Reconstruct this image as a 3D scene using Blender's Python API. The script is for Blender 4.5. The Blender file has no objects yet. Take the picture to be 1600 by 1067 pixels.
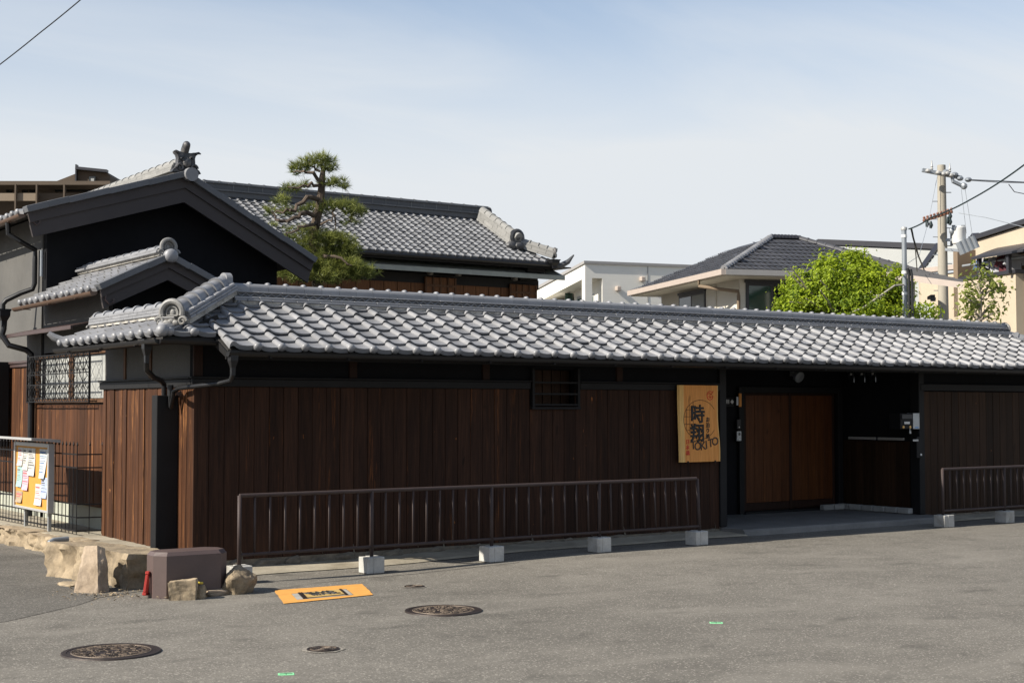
import bpy, bmesh, math, random
import numpy as np
from mathutils import Vector, Matrix, noise

random.seed(7)
sc = bpy.context.scene
R = math.radians

# ------------------------------------------------------------------ camera
F, CX, CY, H = 2253.0, 800.0, 533.5, 1.75
YAW, PITCH = R(34.5), R(2.58)
cam_d = bpy.data.cameras.new('camera')
cam = bpy.data.objects.new('camera', cam_d)
sc.collection.objects.link(cam)
cam.location = (0, 0, H)
cam.rotation_euler = (R(90) + PITCH, 0, -YAW)
cam_d.sensor_width = 36
cam_d.lens = F * 36 / 1600
cam_d.clip_end = 3000
sc.camera = cam

# ------------------------------------------------------------------ sky and sun
SUN_EL, SUN_AZ = R(36), R(-83.3)          # azimuth from +Y, clockwise positive
world = bpy.data.worlds.new('World')
sc.world = world
world.use_nodes = True
wn = world.node_tree
wn.nodes.clear()
w_out = wn.nodes.new('ShaderNodeOutputWorld')
w_bg = wn.nodes.new('ShaderNodeBackground')
sky = wn.nodes.new('ShaderNodeTexSky')
sky.sky_type = 'NISHITA'
sky.sun_disc = False
sky.sun_elevation = SUN_EL
sky.sun_rotation = SUN_AZ
sky.air_density = 1.0
sky.dust_density = 0.5
sky.ozone_density = 2.2
# thin high cloud, spread evenly over the whole sky dome
tc = wn.nodes.new('ShaderNodeTexCoord')
sep = wn.nodes.new('ShaderNodeSeparateXYZ')
wn.links.new(tc.outputs['Generated'], sep.inputs[0])
zc = wn.nodes.new('ShaderNodeMath'); zc.operation = 'MAXIMUM'; zc.inputs[1].default_value = 0.0
wn.links.new(sep.outputs['Z'], zc.inputs[0])
zad = wn.nodes.new('ShaderNodeMath'); zad.operation = 'ADD'; zad.inputs[1].default_value = 0.12
wn.links.new(zc.outputs[0], zad.inputs[0])
dvx = wn.nodes.new('ShaderNodeMath'); dvx.operation = 'DIVIDE'
dvy = wn.nodes.new('ShaderNodeMath'); dvy.operation = 'DIVIDE'
wn.links.new(sep.outputs['X'], dvx.inputs[0]); wn.links.new(zad.outputs[0], dvx.inputs[1])
wn.links.new(sep.outputs['Y'], dvy.inputs[0]); wn.links.new(zad.outputs[0], dvy.inputs[1])
cmb = wn.nodes.new('ShaderNodeCombineXYZ')
wn.links.new(dvx.outputs[0], cmb.inputs[0]); wn.links.new(dvy.outputs[0], cmb.inputs[1])
wmap = wn.nodes.new('ShaderNodeMapping')
wmap.inputs['Rotation'].default_value = (0, 0, R(-28))
wmap.inputs['Scale'].default_value = (0.42, 1.25, 1)
wn.links.new(cmb.outputs[0], wmap.inputs[0])
cn = wn.nodes.new('ShaderNodeTexNoise')
cn.inputs['Scale'].default_value = 1.15
cn.inputs['Detail'].default_value = 7
cn.inputs['Roughness'].default_value = 0.55
cn.inputs['Distortion'].default_value = 0.7
wn.links.new(wmap.outputs[0], cn.inputs['Vector'])
cr = wn.nodes.new('ShaderNodeMapRange')
cr.interpolation_type = 'SMOOTHSTEP'
cr.inputs['From Min'].default_value = 0.34
cr.inputs['From Max'].default_value = 0.74
cr.inputs['To Min'].default_value = 0.08
cr.inputs['To Max'].default_value = 0.40
wn.links.new(cn.outputs['Fac'], cr.inputs['Value'])
# the veil looks thicker towards the horizon, where the line of sight is longer
hz = wn.nodes.new('ShaderNodeMapRange')
hz.interpolation_type = 'SMOOTHSTEP'
hz.inputs['From Min'].default_value = 0.12
hz.inputs['From Max'].default_value = 0.33
hz.inputs['To Min'].default_value = 0.97
hz.inputs['To Max'].default_value = 0.0
wn.links.new(sep.outputs['Z'], hz.inputs['Value'])
addf = wn.nodes.new('ShaderNodeMath'); addf.operation = 'ADD'; addf.use_clamp = True
wn.links.new(cr.outputs[0], addf.inputs[0]); wn.links.new(hz.outputs[0], addf.inputs[1])
mixc = wn.nodes.new('ShaderNodeMix'); mixc.data_type = 'RGBA'
mixc.inputs[7].default_value = (5.2, 5.45, 5.7, 1)
wn.links.new(addf.outputs[0], mixc.inputs[0])
wn.links.new(sky.outputs[0], mixc.inputs[6])
wn.links.new(mixc.outputs[2], w_bg.inputs['Color'])
w_bg.inputs['Strength'].default_value = 0.080
wn.links.new(w_bg.outputs[0], w_out.inputs[0])

sun_d = bpy.data.lights.new('sun', 'SUN')
sun_d.energy = 4.6
sun_d.angle = R(0.5)
sun_d.color = (1.0, 0.93, 0.82)
sun = bpy.data.objects.new('sun', sun_d)
sc.collection.objects.link(sun)
to_sun = Vector((math.sin(SUN_AZ) * math.cos(SUN_EL), math.cos(SUN_AZ) * math.cos(SUN_EL), math.sin(SUN_EL)))
sun.rotation_euler = to_sun.to_track_quat('Z', 'Y').to_euler()
sun.location = (-10, 5, 20)

vs = sc.view_settings
vs.view_transform = 'Standard'
vs.look = 'None'
vs.gamma = 1
vs.use_curve_mapping = False
vs.exposure = 0.9

# ------------------------------------------------------------------ measuring: a point of the photo on a plane of the place
FW = Vector((math.sin(YAW) * math.cos(PITCH), math.cos(YAW) * math.cos(PITCH), math.sin(PITCH)))
RT = Vector((math.cos(YAW), -math.sin(YAW), 0))
UP = RT.cross(FW)
CAM = Vector((0, 0, H))
def ray(x, y): return FW * F + RT * (x - CX) - UP * (y - CY)
def onZ(x, y, z=0.0):
    r = ray(x, y); return CAM + r * ((z - H) / r.z)
def onY(x, y, Y):
    r = ray(x, y); return CAM + r * (Y / r.y)
def onX(x, y, X):
    r = ray(x, y); return CAM + r * (X / r.x)
def onP(x, y, p0, n):
    r = ray(x, y); return CAM + r * ((Vector(p0) - CAM).dot(n) / r.dot(n))
def atD(x, y, D): return CAM + ray(x, y) * (D / F)

# ------------------------------------------------------------------ mesh helpers
col = sc.collection
WM = {}
class MB:
    def __init__(s): s.v = []; s.f = []
    def add(s, v, f, M=None):
        o = len(s.v)
        s.v.extend([tuple(M @ Vector(p)) for p in v] if M is not None else [tuple(p) for p in v])
        s.f.extend([tuple(i + o for i in q) for q in f]); return s
    def box(s, x0, x1, y0, y1, z0, z1, M=None):
        v = [(x0,y0,z0),(x1,y0,z0),(x1,y1,z0),(x0,y1,z0),(x0,y0,z1),(x1,y0,z1),(x1,y1,z1),(x0,y1,z1)]
        return s.add(v, [(0,3,2,1),(4,5,6,7),(0,1,5,4),(1,2,6,5),(2,3,7,6),(3,0,4,7)], M)
    def bbox(s, x0, x1, y0, y1, z0, z1, b=0.004, M=None):      # box with small chamfers
        bm = bmesh.new()
        bmesh.ops.create_cube(bm, size=1, matrix=Matrix.Translation(((x0+x1)/2,(y0+y1)/2,(z0+z1)/2)) @ Matrix.Diagonal((x1-x0,y1-y0,z1-z0,1)))
        bmesh.ops.bevel(bm, geom=bm.edges[:], offset=b, segments=1, affect='EDGES')
        bm.verts.index_update()
        s.add([v.co.copy() for v in bm.verts], [[v.index for v in f.verts] for f in bm.faces], M); bm.free(); return s
    def prism(s, pts, d, M=None):                               # polygon pts (3D) extruded by vector d
        n = len(pts); d = Vector(d); P = [Vector(p) for p in pts]
        nrm = Vector((0,0,0))
        for i in range(n): nrm += P[i].cross(P[(i+1) % n])
        if nrm.dot(d) > 0: P.reverse()
        v = P + [p + d for p in P]
        f = [tuple(range(n)), tuple(range(2*n-1, n-1, -1))]
        for i in range(n):
            j = (i+1) % n; f.append((j, i, i+n, j+n))
        return s.add(v, f, M)
    def tube(s, pts, r, seg=8, cap=True, M=None):
        P = [Vector(p) for p in pts]; n = len(P)
        rr = r if isinstance(r, (list, tuple)) else [r]*n
        t0 = (P[1]-P[0]).normalized()
        a = Vector((0,0,1)) if abs(t0.z) < 0.9 else Vector((1,0,0))
        nx = t0.cross(a).normalized(); v = []; f = []
        for i in range(n):
            t = (P[min(i+1,n-1)] - P[max(i-1,0)]).normalized()
            nx = (nx - t*nx.dot(t)).normalized(); ny = t.cross(nx)
            for k in range(seg):
                an = 2*math.pi*k/seg
                v.append(P[i] + (nx*math.cos(an) + ny*math.sin(an))*rr[i])
        for i in range(n-1):
            for k in range(seg):
                k2 = (k+1) % seg
                f.append((i*seg+k, i*seg+k2, (i+1)*seg+k2, (i+1)*seg+k))
        if cap:
            f.append(tuple(range(seg-1, -1, -1))); f.append(tuple((n-1)*seg+k for k in range(seg)))
        return s.add(v, f, M)
    def lathe(s, prof, seg=16, M=None):                          # prof: (r, z)
        v = []; f = []; n = len(prof)
        for r, z in prof:
            for k in range(seg):
                an = 2*math.pi*k/seg; v.append((r*math.cos(an), r*math.sin(an), z))
        for i in range(n-1):
            for k in range(seg):
                k2 = (k+1) % seg; f.append((i*seg+k, i*seg+k2, (i+1)*seg+k2, (i+1)*seg+k))
        f.append(tuple(range(seg-1, -1, -1))); f.append(tuple((n-1)*seg+k for k in range(seg)))
        return s.add(v, f, M)
    def ball(s, c, r, seg=10, rings=6):
        rx, ry, rz = r if isinstance(r, (tuple, list)) else (r, r, r)
        prof = [(math.sin(math.pi*(i+0.02)/(rings+0.04)), -math.cos(math.pi*(i+0.02)/(rings+0.04))) for i in range(rings+1)]
        return s.lathe(prof, seg, Matrix.Translation(c) @ Matrix.Diagonal((rx, ry, rz, 1)))
    def bar(s, a, b, w, h=None, up=(0,0,1)):                     # square bar from a to b
        a = Vector(a); b = Vector(b); t = (b-a); L = t.length; t.normalize(); h = h or w
        u = Vector(up); 
        if abs(t.dot(u)) > 0.95: u = Vector((1,0,0))
        x = t.cross(u).normalized(); z = x.cross(t)
        M = Matrix((( x.x, t.x, z.x, a.x), (x.y, t.y, z.y, a.y), (x.z, t.z, z.z, a.z), (0,0,0,1)))
        return s.box(-w/2, w/2, 0, L, -h/2, h/2, M)
    def mesh(s, name, smooth=False, bevel=0):
        me = bpy.data.meshes.new(name)
        me.from_pydata(s.v, [], s.f); me.update()
        if smooth:
            me.polygons.foreach_set('use_smooth', [True]*len(me.polygons))
        return me

def sharp(me, ang=35):
    try: me.set_sharp_from_angle(angle=R(ang))
    except Exception: pass

def obj(name, mb, m, parent=None, M=None, smooth=False, ang=35):
    me = mb.mesh(name, smooth) if isinstance(mb, MB) else mb
    if smooth and isinstance(mb, MB): sharp(me, ang)
    if m is not None and not me.materials: me.materials.append(m)
    o = bpy.data.objects.new(name, me); col.objects.link(o)
    return place(o, parent, M)
def place(o, parent=None, M=None):
    M = M or Matrix.Identity(4)
    if parent is not None:
        o.parent = parent
        o.matrix_parent_inverse = WM[parent.name].inverted()
    o.matrix_basis = M; WM[o.name] = M.copy()
    return o
def tag(o, label, cat, group=None):
    o['label'] = label; o['category'] = cat
    if group: o['group'] = group
    return o
def thing(name, label, cat, loc=(0,0,0), group=None):
    o = bpy.data.objects.new(name, None); col.objects.link(o)
    o.empty_display_size = 0.1
    place(o, None, Matrix.Translation(loc))
    return tag(o, label, cat, group)
def struct(name, mb, m, **k):
    o = obj(name, mb, m, **k); o['kind'] = 'structure'; return o
def stuff(o): o['kind'] = 'stuff'; return o
def frame(o, x, y, z):
    x = Vector(x); y = Vector(y); z = Vector(z); o = Vector(o)
    return Matrix(((x.x,y.x,z.x,o.x),(x.y,y.y,z.y,o.y),(x.z,y.z,z.z,o.z),(0,0,0,1)))
def along(a, b, up=(0,0,1)):                                     # local x runs from a to b, z stays up
    a = Vector(a); b = Vector(b); x = (b-a).normalized()
    y = Vector(up).cross(x).normalized(); z = x.cross(y)
    return frame(a, x, y, z), (b-a).length

# ------------------------------------------------------------------ materials
def lin(r, g, b):
    return tuple((c/255/12.92 if c/255 <= 0.04045 else ((c/255+0.055)/1.055)**2.4) for c in (r, g, b)) + (1,)
class NT:
    def __init__(s, name):
        s.m = bpy.data.materials.new(name); s.m.use_nodes = True
        s.t = s.m.node_tree; s.t.nodes.clear()
        s.out = s.n('ShaderNodeOutputMaterial'); s.b = s.n('ShaderNodeBsdfPrincipled')
        s.l(s.b.outputs[0], s.out.inputs[0])
    def n(s, t, **k):
        nd = s.t.nodes.new(t)
        for a, v in k.items(): setattr(nd, a, v)
        return nd
    def l(s, a, b): s.t.links.new(a, b)
    def math(s, op, a, b=None, clamp=False):
        nd = s.n('ShaderNodeMath', operation=op, use_clamp=clamp)
        for i, x in enumerate((a, b)):
            if x is None: continue
            if isinstance(x, (int, float)): nd.inputs[i].default_value = x
            else: s.l(x, nd.inputs[i])
        return nd.outputs[0]
    def rnd(s):                                                  # one random number per object (or per joined piece)
        oi = s.n('ShaderNodeObjectInfo'); at = s.n('ShaderNodeAttribute', attribute_name='piece')
        return s.math('FRACT', s.math('ADD', oi.outputs['Random'], at.outputs['Fac']))
    def coord(s, scale=(1,1,1), shift=True):
        t = s.n('ShaderNodeTexCoord'); v = t.outputs['Object']
        if shift:
            cm = s.n('ShaderNodeCombineXYZ'); r = s.rnd()
            for i, k in enumerate((61.0, 37.0, 83.0)): s.l(s.math('MULTIPLY', r, k), cm.inputs[i])
            ad = s.n('ShaderNodeVectorMath', operation='ADD'); s.l(v, ad.inputs[0]); s.l(cm.outputs[0], ad.inputs[1]); v = ad.outputs[0]
        mp = s.n('ShaderNodeMapping'); mp.inputs['Scale'].default_value = scale
        s.l(v, mp.inputs[0]); return mp.outputs[0]
    def noise(s, v, scale, detail=4, rough=0.55, dist=0.0):
        nd = s.n('ShaderNodeTexNoise'); nd.inputs['Scale'].default_value = scale; nd.inputs['Detail'].default_value = detail
        nd.inputs['Roughness'].default_value = rough; nd.inputs['Distortion'].default_value = dist
        s.l(v, nd.inputs['Vector']); return nd.outputs['Fac']
    def rng(s, v, a, b, c=0.0, d=1.0, smooth=False):
        nd = s.n('ShaderNodeMapRange'); nd.clamp = True
        if smooth: nd.interpolation_type = 'SMOOTHSTEP'
        for i, x in enumerate((a, b, c, d)): nd.inputs[i+1].default_value = x
        s.l(v, nd.inputs[0]); return nd.outputs[0]
    def mix(s, f, a, b, mode='MIX'):
        nd = s.n('ShaderNodeMix', data_type='RGBA', blend_type=mode)
        if isinstance(f, (int, float)): nd.inputs[0].default_value = f
        else: s.l(f, nd.inputs[0])
        for i, x in ((6, a), (7, b)):
            if isinstance(x, tuple): nd.inputs[i].default_value = x if len(x) == 4 else x + (1,)
            else: s.l(x, nd.inputs[i])
        return nd.outputs[2]
    def scale_col(s, c, f):                                      # colour times a number
        nd = s.n('ShaderNodeVectorMath', operation='SCALE')
        if isinstance(c, tuple): nd.inputs[0].default_value = c[:3]
        else: s.l(c, nd.inputs[0])
        s.l(f, nd.inputs['Scale']); return nd.outputs[0]
    def bump(s, h, strength, dist=0.01):
        nd = s.n('ShaderNodeBump'); nd.inputs['Strength'].default_value = strength; nd.inputs['Distance'].default_value = dist
        s.l(h, nd.inputs['Height']); s.l(nd.outputs[0], s.b.inputs['Normal'])

def plain(name, c, rough=0.7, var=0.12, scale=5.0, bump=0.0, bscale=80.0, metal=0.0, rnd=0.0, spec=0.5, c2=None, stretch=(1,1,1), streak=0.5):
    t = NT(name); v = t.coord(stretch)
    a = t.noise(v, scale, 5); b = t.noise(v, scale*9, 3)
    f = t.math('ADD', t.rng(a, 0.25, 0.75, 1-var, 1+var), t.rng(b, 0.25, 0.75, -var*0.45, var*0.45))
    if rnd: f = t.math('MULTIPLY', f, t.rng(t.rnd(), 0, 1, 1-rnd, 1+rnd))
    base = c
    if c2: base = t.mix(t.rng(t.noise(v, scale*0.6, 6, 0.65), streak, streak+0.2), c, c2)
    t.l(t.scale_col(base, f), t.b.inputs['Base Color'])
    t.b.inputs['Roughness'].default_value = rough; t.b.inputs['Metallic'].default_value = metal
    t.b.inputs['Specular IOR Level'].default_value = spec
    if bump: t.bump(t.noise(v, bscale, 8, 0.68), bump)
    return t.m

def wood(name, dark, light, worn=None, wear=0.62, axis='Z', rough=0.65, rnd=0.25, bump=0.35):
    st = {'Z': (1,1,0.05), 'X': (0.05,1,1), 'Y': (1,0.05,1)}[axis]
    t = NT(name); v = t.coord(st)
    g1 = t.noise(v, 26, 6, 0.6, 0.4); g2 = t.noise(v, 110, 3, 0.6)
    cl = t.mix(t.rng(g1, 0.32, 0.72), dark, light)
    v2 = t.coord({'Z': (1,1,0.35), 'X': (0.35,1,1), 'Y': (1,0.35,1)}[axis])
    kn = t.noise(v2, 9.0, 2, 0.5)
    cl = t.mix(t.rng(kn, 0.72, 0.8, 0, 0.75), cl, tuple(x*0.35 for x in dark[:3]) + (1,))
    if worn:
        w1 = t.noise(v, 7.0, 5, 0.7, 0.8)
        wm = t.math('MULTIPLY', t.rng(w1, wear, wear+0.1), t.rng(g2, 0.42, 0.62))
        cl = t.mix(t.math('MULTIPLY', wm, 0.85), cl, worn)
        sp = t.noise(t.coord((1,1,0.45)), 17, 2, 0.4)
        cl = t.mix(t.rng(sp, 0.77, 0.80, 0, 0.7), cl, tuple(min(1, x*1.9) for x in worn[:3]) + (1,))
    f = t.math('MULTIPLY', t.rng(t.rnd(), 0, 1, 1-rnd, 1+rnd), t.rng(g2, 0.3, 0.7, 0.82, 1.18))
    t.l(t.scale_col(cl, f), t.b.inputs['Base Color'])
    t.b.inputs['Roughness'].default_value = rough
    t.b.inputs['Specular IOR Level'].default_value = 0.15
    t.bump(t.math('ADD', g1, g2), bump, 0.004)
    return t.m

def asphalt(name, c, c2, speck=0.36):
    t = NT(name); v = t.coord((1,1,1), False)
    big = t.noise(v, 0.35, 5, 0.6); mid = t.noise(v, 2.3, 5, 0.65)
    fine = t.n('ShaderNodeTexVoronoi'); fine.inputs['Scale'].default_value = 95; t.l(v, fine.inputs['Vector'])
    sc_ = t.n('ShaderNodeSeparateColor'); t.l(fine.outputs['Color'], sc_.inputs[0])
    fn = t.noise(v, 260, 2, 0.5)
    cl = t.mix(t.rng(big, 0.35, 0.65), c, c2)
    f = t.math('MULTIPLY', t.rng(mid, 0.3, 0.7, 0.86, 1.12), t.rng(fn, 0.25, 0.75, 1-speck*0.55, 1+speck*0.55))
    cl = t.scale_col(cl, f)
    cl = t.mix(t.rng(sc_.outputs[0], 0.90, 0.93, 0, 0.55), cl, tuple(min(1, x*2.6) for x in c2[:3]) + (1,))
    cl = t.mix(t.rng(sc_.outputs[1], 0.90, 0.93, 0, 0.5), cl, tuple(x*0.35 for x in c[:3]) + (1,))
    crk = t.noise(t.coord((1,1,1), False), 0.8, 9, 0.72, 0.9)
    band = t.math('ABSOLUTE', t.math('SUBTRACT', crk, 0.5))
    cl = t.mix(t.math('MULTIPLY', t.rng(band, 0.0, 0.005, 0.45, 0.0), t.rng(big, 0.5, 0.6)), cl, tuple(x*0.35 for x in c[:3]) + (1,))
    oil = t.noise(t.coord((1,1.6,1), False), 1.7, 3, 0.5, 0.4)                   # old drips and spills
    cl = t.mix(t.rng(oil, 0.60, 0.72, 0, 0.48), cl, tuple(x*0.45 for x in c[:3]) + (1,))
    pale = t.noise(t.coord((0.5,1.3,1), False), 0.9, 5, 0.6, 0.6)                # pale dusty drifts
    cl = t.mix(t.rng(pale, 0.52, 0.70, 0, 0.45), cl, tuple(min(1, x*1.45) for x in c2[:3]) + (1,))
    vs_ = t.n('ShaderNodeTexVoronoi'); vs_.inputs['Scale'].default_value = 3.2; t.l(v, vs_.inputs['Vector'])
    cl = t.mix(t.rng(vs_.outputs['Distance'], 0.018, 0.03, 0.6, 0), cl, tuple(x*0.25 for x in c[:3]) + (1,))
    t.l(cl, t.b.inputs['Base Color'])
    t.b.inputs['Roughness'].default_value = 0.88
    t.b.inputs['Specular IOR Level'].default_value = 0.25
    t.bump(t.math('ADD', fn, fine.outputs['Distance']), 0.5, 0.004)
    return t.m

def tile_mat(name, c, rough=0.42, rnd=0.22, metal=0.25):
    t = NT(name); v = t.coord()
    a = t.noise(v, 5, 5, 0.6); b = t.noise(v, 42, 4, 0.6)
    f = t.math('MULTIPLY', t.rng(t.rnd(), 0, 1, 1-rnd, 1+rnd), t.rng(a, 0.3, 0.7, 0.85, 1.12))
    cl = t.scale_col(c, f)
    st = t.noise(v, 3.2, 6, 0.7, 0.5)
    cl = t.mix(t.rng(st, 0.6, 0.72, 0, 0.45), cl, tuple(x*0.55 for x in c[:3]) + (1,))
    cl = t.mix(t.rng(b, 0.66, 0.72, 0, 0.35), cl, tuple(min(1, x*1.6) for x in c[:3]) + (1,))
    t.l(cl, t.b.inputs['Base Color'])
    t.l(t.rng(a, 0.2, 0.8, rough-0.08, rough+0.14), t.b.inputs['Roughness'])
    t.b.inputs['Metallic'].default_value = metal
    t.bump(b, 0.12, 0.004)
    return t.m

def glass(name, c, rough=0.06):
    t = NT(name)
    t.b.inputs['Base Color'].default_value = c; t.b.inputs['Roughness'].default_value = rough
    t.b.inputs['Specular IOR Level'].default_value = 0.8
    return t.m

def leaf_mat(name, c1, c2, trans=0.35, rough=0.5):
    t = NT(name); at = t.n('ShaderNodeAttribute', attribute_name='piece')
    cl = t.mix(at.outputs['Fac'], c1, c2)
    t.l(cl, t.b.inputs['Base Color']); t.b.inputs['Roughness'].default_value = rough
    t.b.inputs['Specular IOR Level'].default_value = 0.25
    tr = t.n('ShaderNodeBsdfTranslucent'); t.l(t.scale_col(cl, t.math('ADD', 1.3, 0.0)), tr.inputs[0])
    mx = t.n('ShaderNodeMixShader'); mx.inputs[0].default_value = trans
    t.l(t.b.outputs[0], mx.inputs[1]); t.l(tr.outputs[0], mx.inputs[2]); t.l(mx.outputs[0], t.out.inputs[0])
    return t.m

M = {}
M['asphalt'] = asphalt('asphalt', (0.121,0.111,0.094,1), (0.160,0.147,0.125,1))
M['asphalt_old'] = asphalt('old_asphalt', (0.084,0.078,0.067,1), (0.128,0.118,0.102,1), 0.9)
M['asphalt_pale'] = asphalt('pale_worn_asphalt', (0.17,0.155,0.13,1), (0.21,0.19,0.16,1))
M['concrete'] = plain('concrete', (0.30,0.285,0.25), 0.85, 0.22, 3, 0.4, 60, c2=(0.19,0.175,0.15))
M['strip'] = plain('concrete_strip', (0.30,0.265,0.20), 0.9, 0.25, 2.2, 0.4, 50, c2=(0.20,0.17,0.12))
M['block'] = plain('pale_concrete', (0.40,0.39,0.36), 0.85, 0.22, 6, 0.4, 60, rnd=0.12, c2=(0.25,0.235,0.20), streak=0.52)
M['stone'] = plain('stone', (0.27,0.21,0.135), 0.9, 0.4, 3.5, 1.0, 16, c2=(0.13,0.10,0.065), rnd=0.2)
M['stone_pale'] = plain('pale_stone', (0.34,0.265,0.19), 0.9, 0.25, 4, 0.9, 20, c2=(0.22,0.165,0.11))
M['found'] = plain('foundation_stone', (0.16,0.135,0.10), 0.95, 0.35, 4, 0.9, 18, c2=(0.08,0.07,0.055))
M['slab'] = plain('granite_slab', (0.15,0.145,0.135), 0.8, 0.2, 3, 0.4, 60)
M['paver'] = plain('white_paver', (0.30,0.295,0.275), 0.85, 0.15, 6, 0.3, 60, rnd=0.15)
M['tile'] = tile_mat('silver_roof_tile', (0.215,0.216,0.222,1), 0.44, 0.14, 0.10)
M['ridge'] = tile_mat('ridge_tile', (0.215,0.217,0.225,1), 0.48, 0.10, 0.1)
M['tile_far'] = tile_mat('weathered_roof_tile', (0.160,0.163,0.170,1), 0.5, 0.22, 0.1)
M['ridge_pale'] = tile_mat('pale_weathered_ridge', (0.215,0.212,0.20,1), 0.75, 0.10, 0.0)
M['ridge_dark'] = tile_mat('dark_ridge_tile', (0.075,0.078,0.082,1), 0.55, 0.15, 0.1)
M['oni'] = plain('ornament_tile', (0.19,0.185,0.175), 0.55, 0.25, 9, 0.3, 40, c2=(0.16,0.15,0.13))
M['oni_dark'] = plain('dark_ornament_tile', (0.042,0.043,0.046), 0.5, 0.3, 9, 0.3, 40, c2=(0.14,0.13,0.12))
M['mortar'] = plain('roof_mortar', (0.38,0.36,0.32), 0.95, 0.35, 7, 0.6, 30, c2=(0.14,0.13,0.11))
M['deck'] = plain('roof_boarding', (0.02,0.018,0.016), 0.9, 0.2)
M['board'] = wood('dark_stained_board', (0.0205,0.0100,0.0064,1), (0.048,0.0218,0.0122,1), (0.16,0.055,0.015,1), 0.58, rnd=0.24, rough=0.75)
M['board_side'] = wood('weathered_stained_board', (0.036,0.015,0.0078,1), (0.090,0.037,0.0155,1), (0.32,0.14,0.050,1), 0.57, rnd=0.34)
M['board_garage'] = wood('grey_brown_board', (0.020,0.0105,0.0055,1), (0.040,0.020,0.010,1), (0.075,0.030,0.012,1), 0.68)
M['door'] = wood('red_brown_door', (0.060,0.0205,0.0070,1), (0.105,0.038,0.0125,1), None, rnd=0.15, rough=0.45)
M['door_rail'] = wood('dark_door_rail', (0.018,0.009,0.006,1), (0.03,0.015,0.01,1), None, rnd=0.1)
M['beam'] = wood('brown_timber', (0.06,0.03,0.017,1), (0.12,0.065,0.035,1), None, rnd=0.15)
M['black_wood'] = plain('black_painted_timber', (0.010,0.0098,0.0102), 0.6, 0.2, 4, 0.15, 60, spec=0.2)
M['black_plaster'] = plain('black_plaster', (0.0095,0.0098,0.0112), 0.9, 0.18, 1.5, 0.15, 120, spec=0.1)
M['grey_plaster'] = plain('grey_plaster', (0.082,0.079,0.073), 0.9, 0.16, 1.4, 0.25, 120, c2=(0.075,0.073,0.07))
M['shaded_grey_plaster'] = plain('shaded_grey_plaster', (0.060,0.059,0.057), 0.9, 0.16, 1.6, 0.25, 120)  # grey plaster darkened to carry the eave's shade on the wing wall
M['barge'] = plain('charcoal_painted_board', (0.036,0.029,0.028), 0.65, 0.12, 2.5, 0.1, 60)
M['gutter'] = plain('black_gutter', (0.010,0.010,0.011), 0.4, 0.15, 6, spec=0.35)
M['gutter_brown'] = plain('brown_gutter', (0.095,0.055,0.035), 0.4, 0.12, 6)
M['copper'] = plain('brown_metal_canopy', (0.055,0.034,0.03), 0.45, 0.15, 5)
M['rail'] = plain('brown_painted_steel', (0.050,0.036,0.033), 0.6, 0.12, 8, 0.05, 90, spec=0.25)
M['iron'] = plain('black_iron', (0.008,0.008,0.009), 0.55, 0.2, 9, spec=0.2)
M['boxpaint'] = plain('brown_painted_box', (0.085,0.058,0.052), 0.5, 0.10, 5, 0.05, 60)
M['manhole'] = plain('brown_cast_iron', (0.030,0.021,0.017), 0.5, 0.3, 14, 0.4, 70, metal=0.3)
M['relief'] = plain('worn_cast_relief', (0.15,0.115,0.085), 0.5, 0.45, 16, 0.2, 70, metal=0.2, c2=(0.05,0.036,0.028), streak=0.48)
M['orange'] = plain('orange_road_paint', (0.58,0.275,0.055), 0.8, 0.12, 9, 0.3, 120, c2=(0.30,0.17,0.065), streak=0.60)
M['green'] = plain('green_sticker', (0.25,0.68,0.33), 0.5, 0.1)
M['ink'] = plain('black_ink', (0.012,0.011,0.010), 0.6, 0.1)
M['ink_soft'] = plain('brown_black_ink', (0.045,0.026,0.014), 0.6, 0.1)
M['red_ink'] = plain('red_ink', (0.60,0.055,0.02), 0.6, 0.1)
M['signwood'] = wood('pale_cedar_slab', (0.60,0.245,0.060,1), (0.72,0.32,0.090,1), None, rnd=0.02, rough=0.5, bump=0.1)
M['signedge'] = wood('light_sapwood', (0.68,0.40,0.13,1), (0.76,0.50,0.20,1), None, rnd=0.02)
M['steel'] = plain('grey_steel', (0.36,0.38,0.39), 0.4, 0.1, 6, metal=0.5)
M['alu'] = plain('aluminium', (0.42,0.42,0.41), 0.45, 0.06, 6, metal=0.3)
M['white'] = plain('white_paint', (0.62,0.62,0.60), 0.5, 0.04)
M['corkboard'] = plain('ochre_board', (0.50,0.235,0.035), 0.8, 0.07, 5, 0.2, 150)
M['red'] = plain('red_plastic', (0.33,0.022,0.014), 0.5, 0.15)
M['glass_dark'] = glass('dark_glass', (0.012,0.015,0.016,1))
M['glass_green'] = glass('green_glass', (0.018,0.052,0.036,1), 0.08)
M['glass_frost'] = plain('frosted_pane', (0.33,0.335,0.315), 0.35, 0.25, 2)
M['curtain'] = plain('pale_curtain', (0.24,0.25,0.24), 0.8, 0.15, 3)
M['cream'] = plain('cream_siding', (0.56,0.53,0.46), 0.8, 0.05, 3, stretch=(1,1,14))
M['white_wall'] = plain('white_siding', (0.68,0.66,0.60), 0.8, 0.04, 2, stretch=(1,1,12))
M['grey_siding'] = plain('pale_grey_siding', (0.32,0.33,0.32), 0.7, 0.05, 2, stretch=(1,1,10))
M['beige'] = plain('beige_render', (0.42,0.35,0.26), 0.85, 0.06, 1.4, 0.2, 90)
M['flats'] = plain('brown_flats_render', (0.085,0.062,0.042), 0.85, 0.06, 1.4)
M['flats_pale'] = plain('pale_flats_render', (0.20,0.155,0.11), 0.85, 0.06, 1.4)
M['verge'] = tile_mat('dark_verge_tile', (0.105,0.108,0.115,1), 0.55, 0.12, 0.05)
M['tan'] = plain('tan_render', (0.17,0.125,0.083), 0.85, 0.06, 1.4, 0.2, 90)
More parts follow.
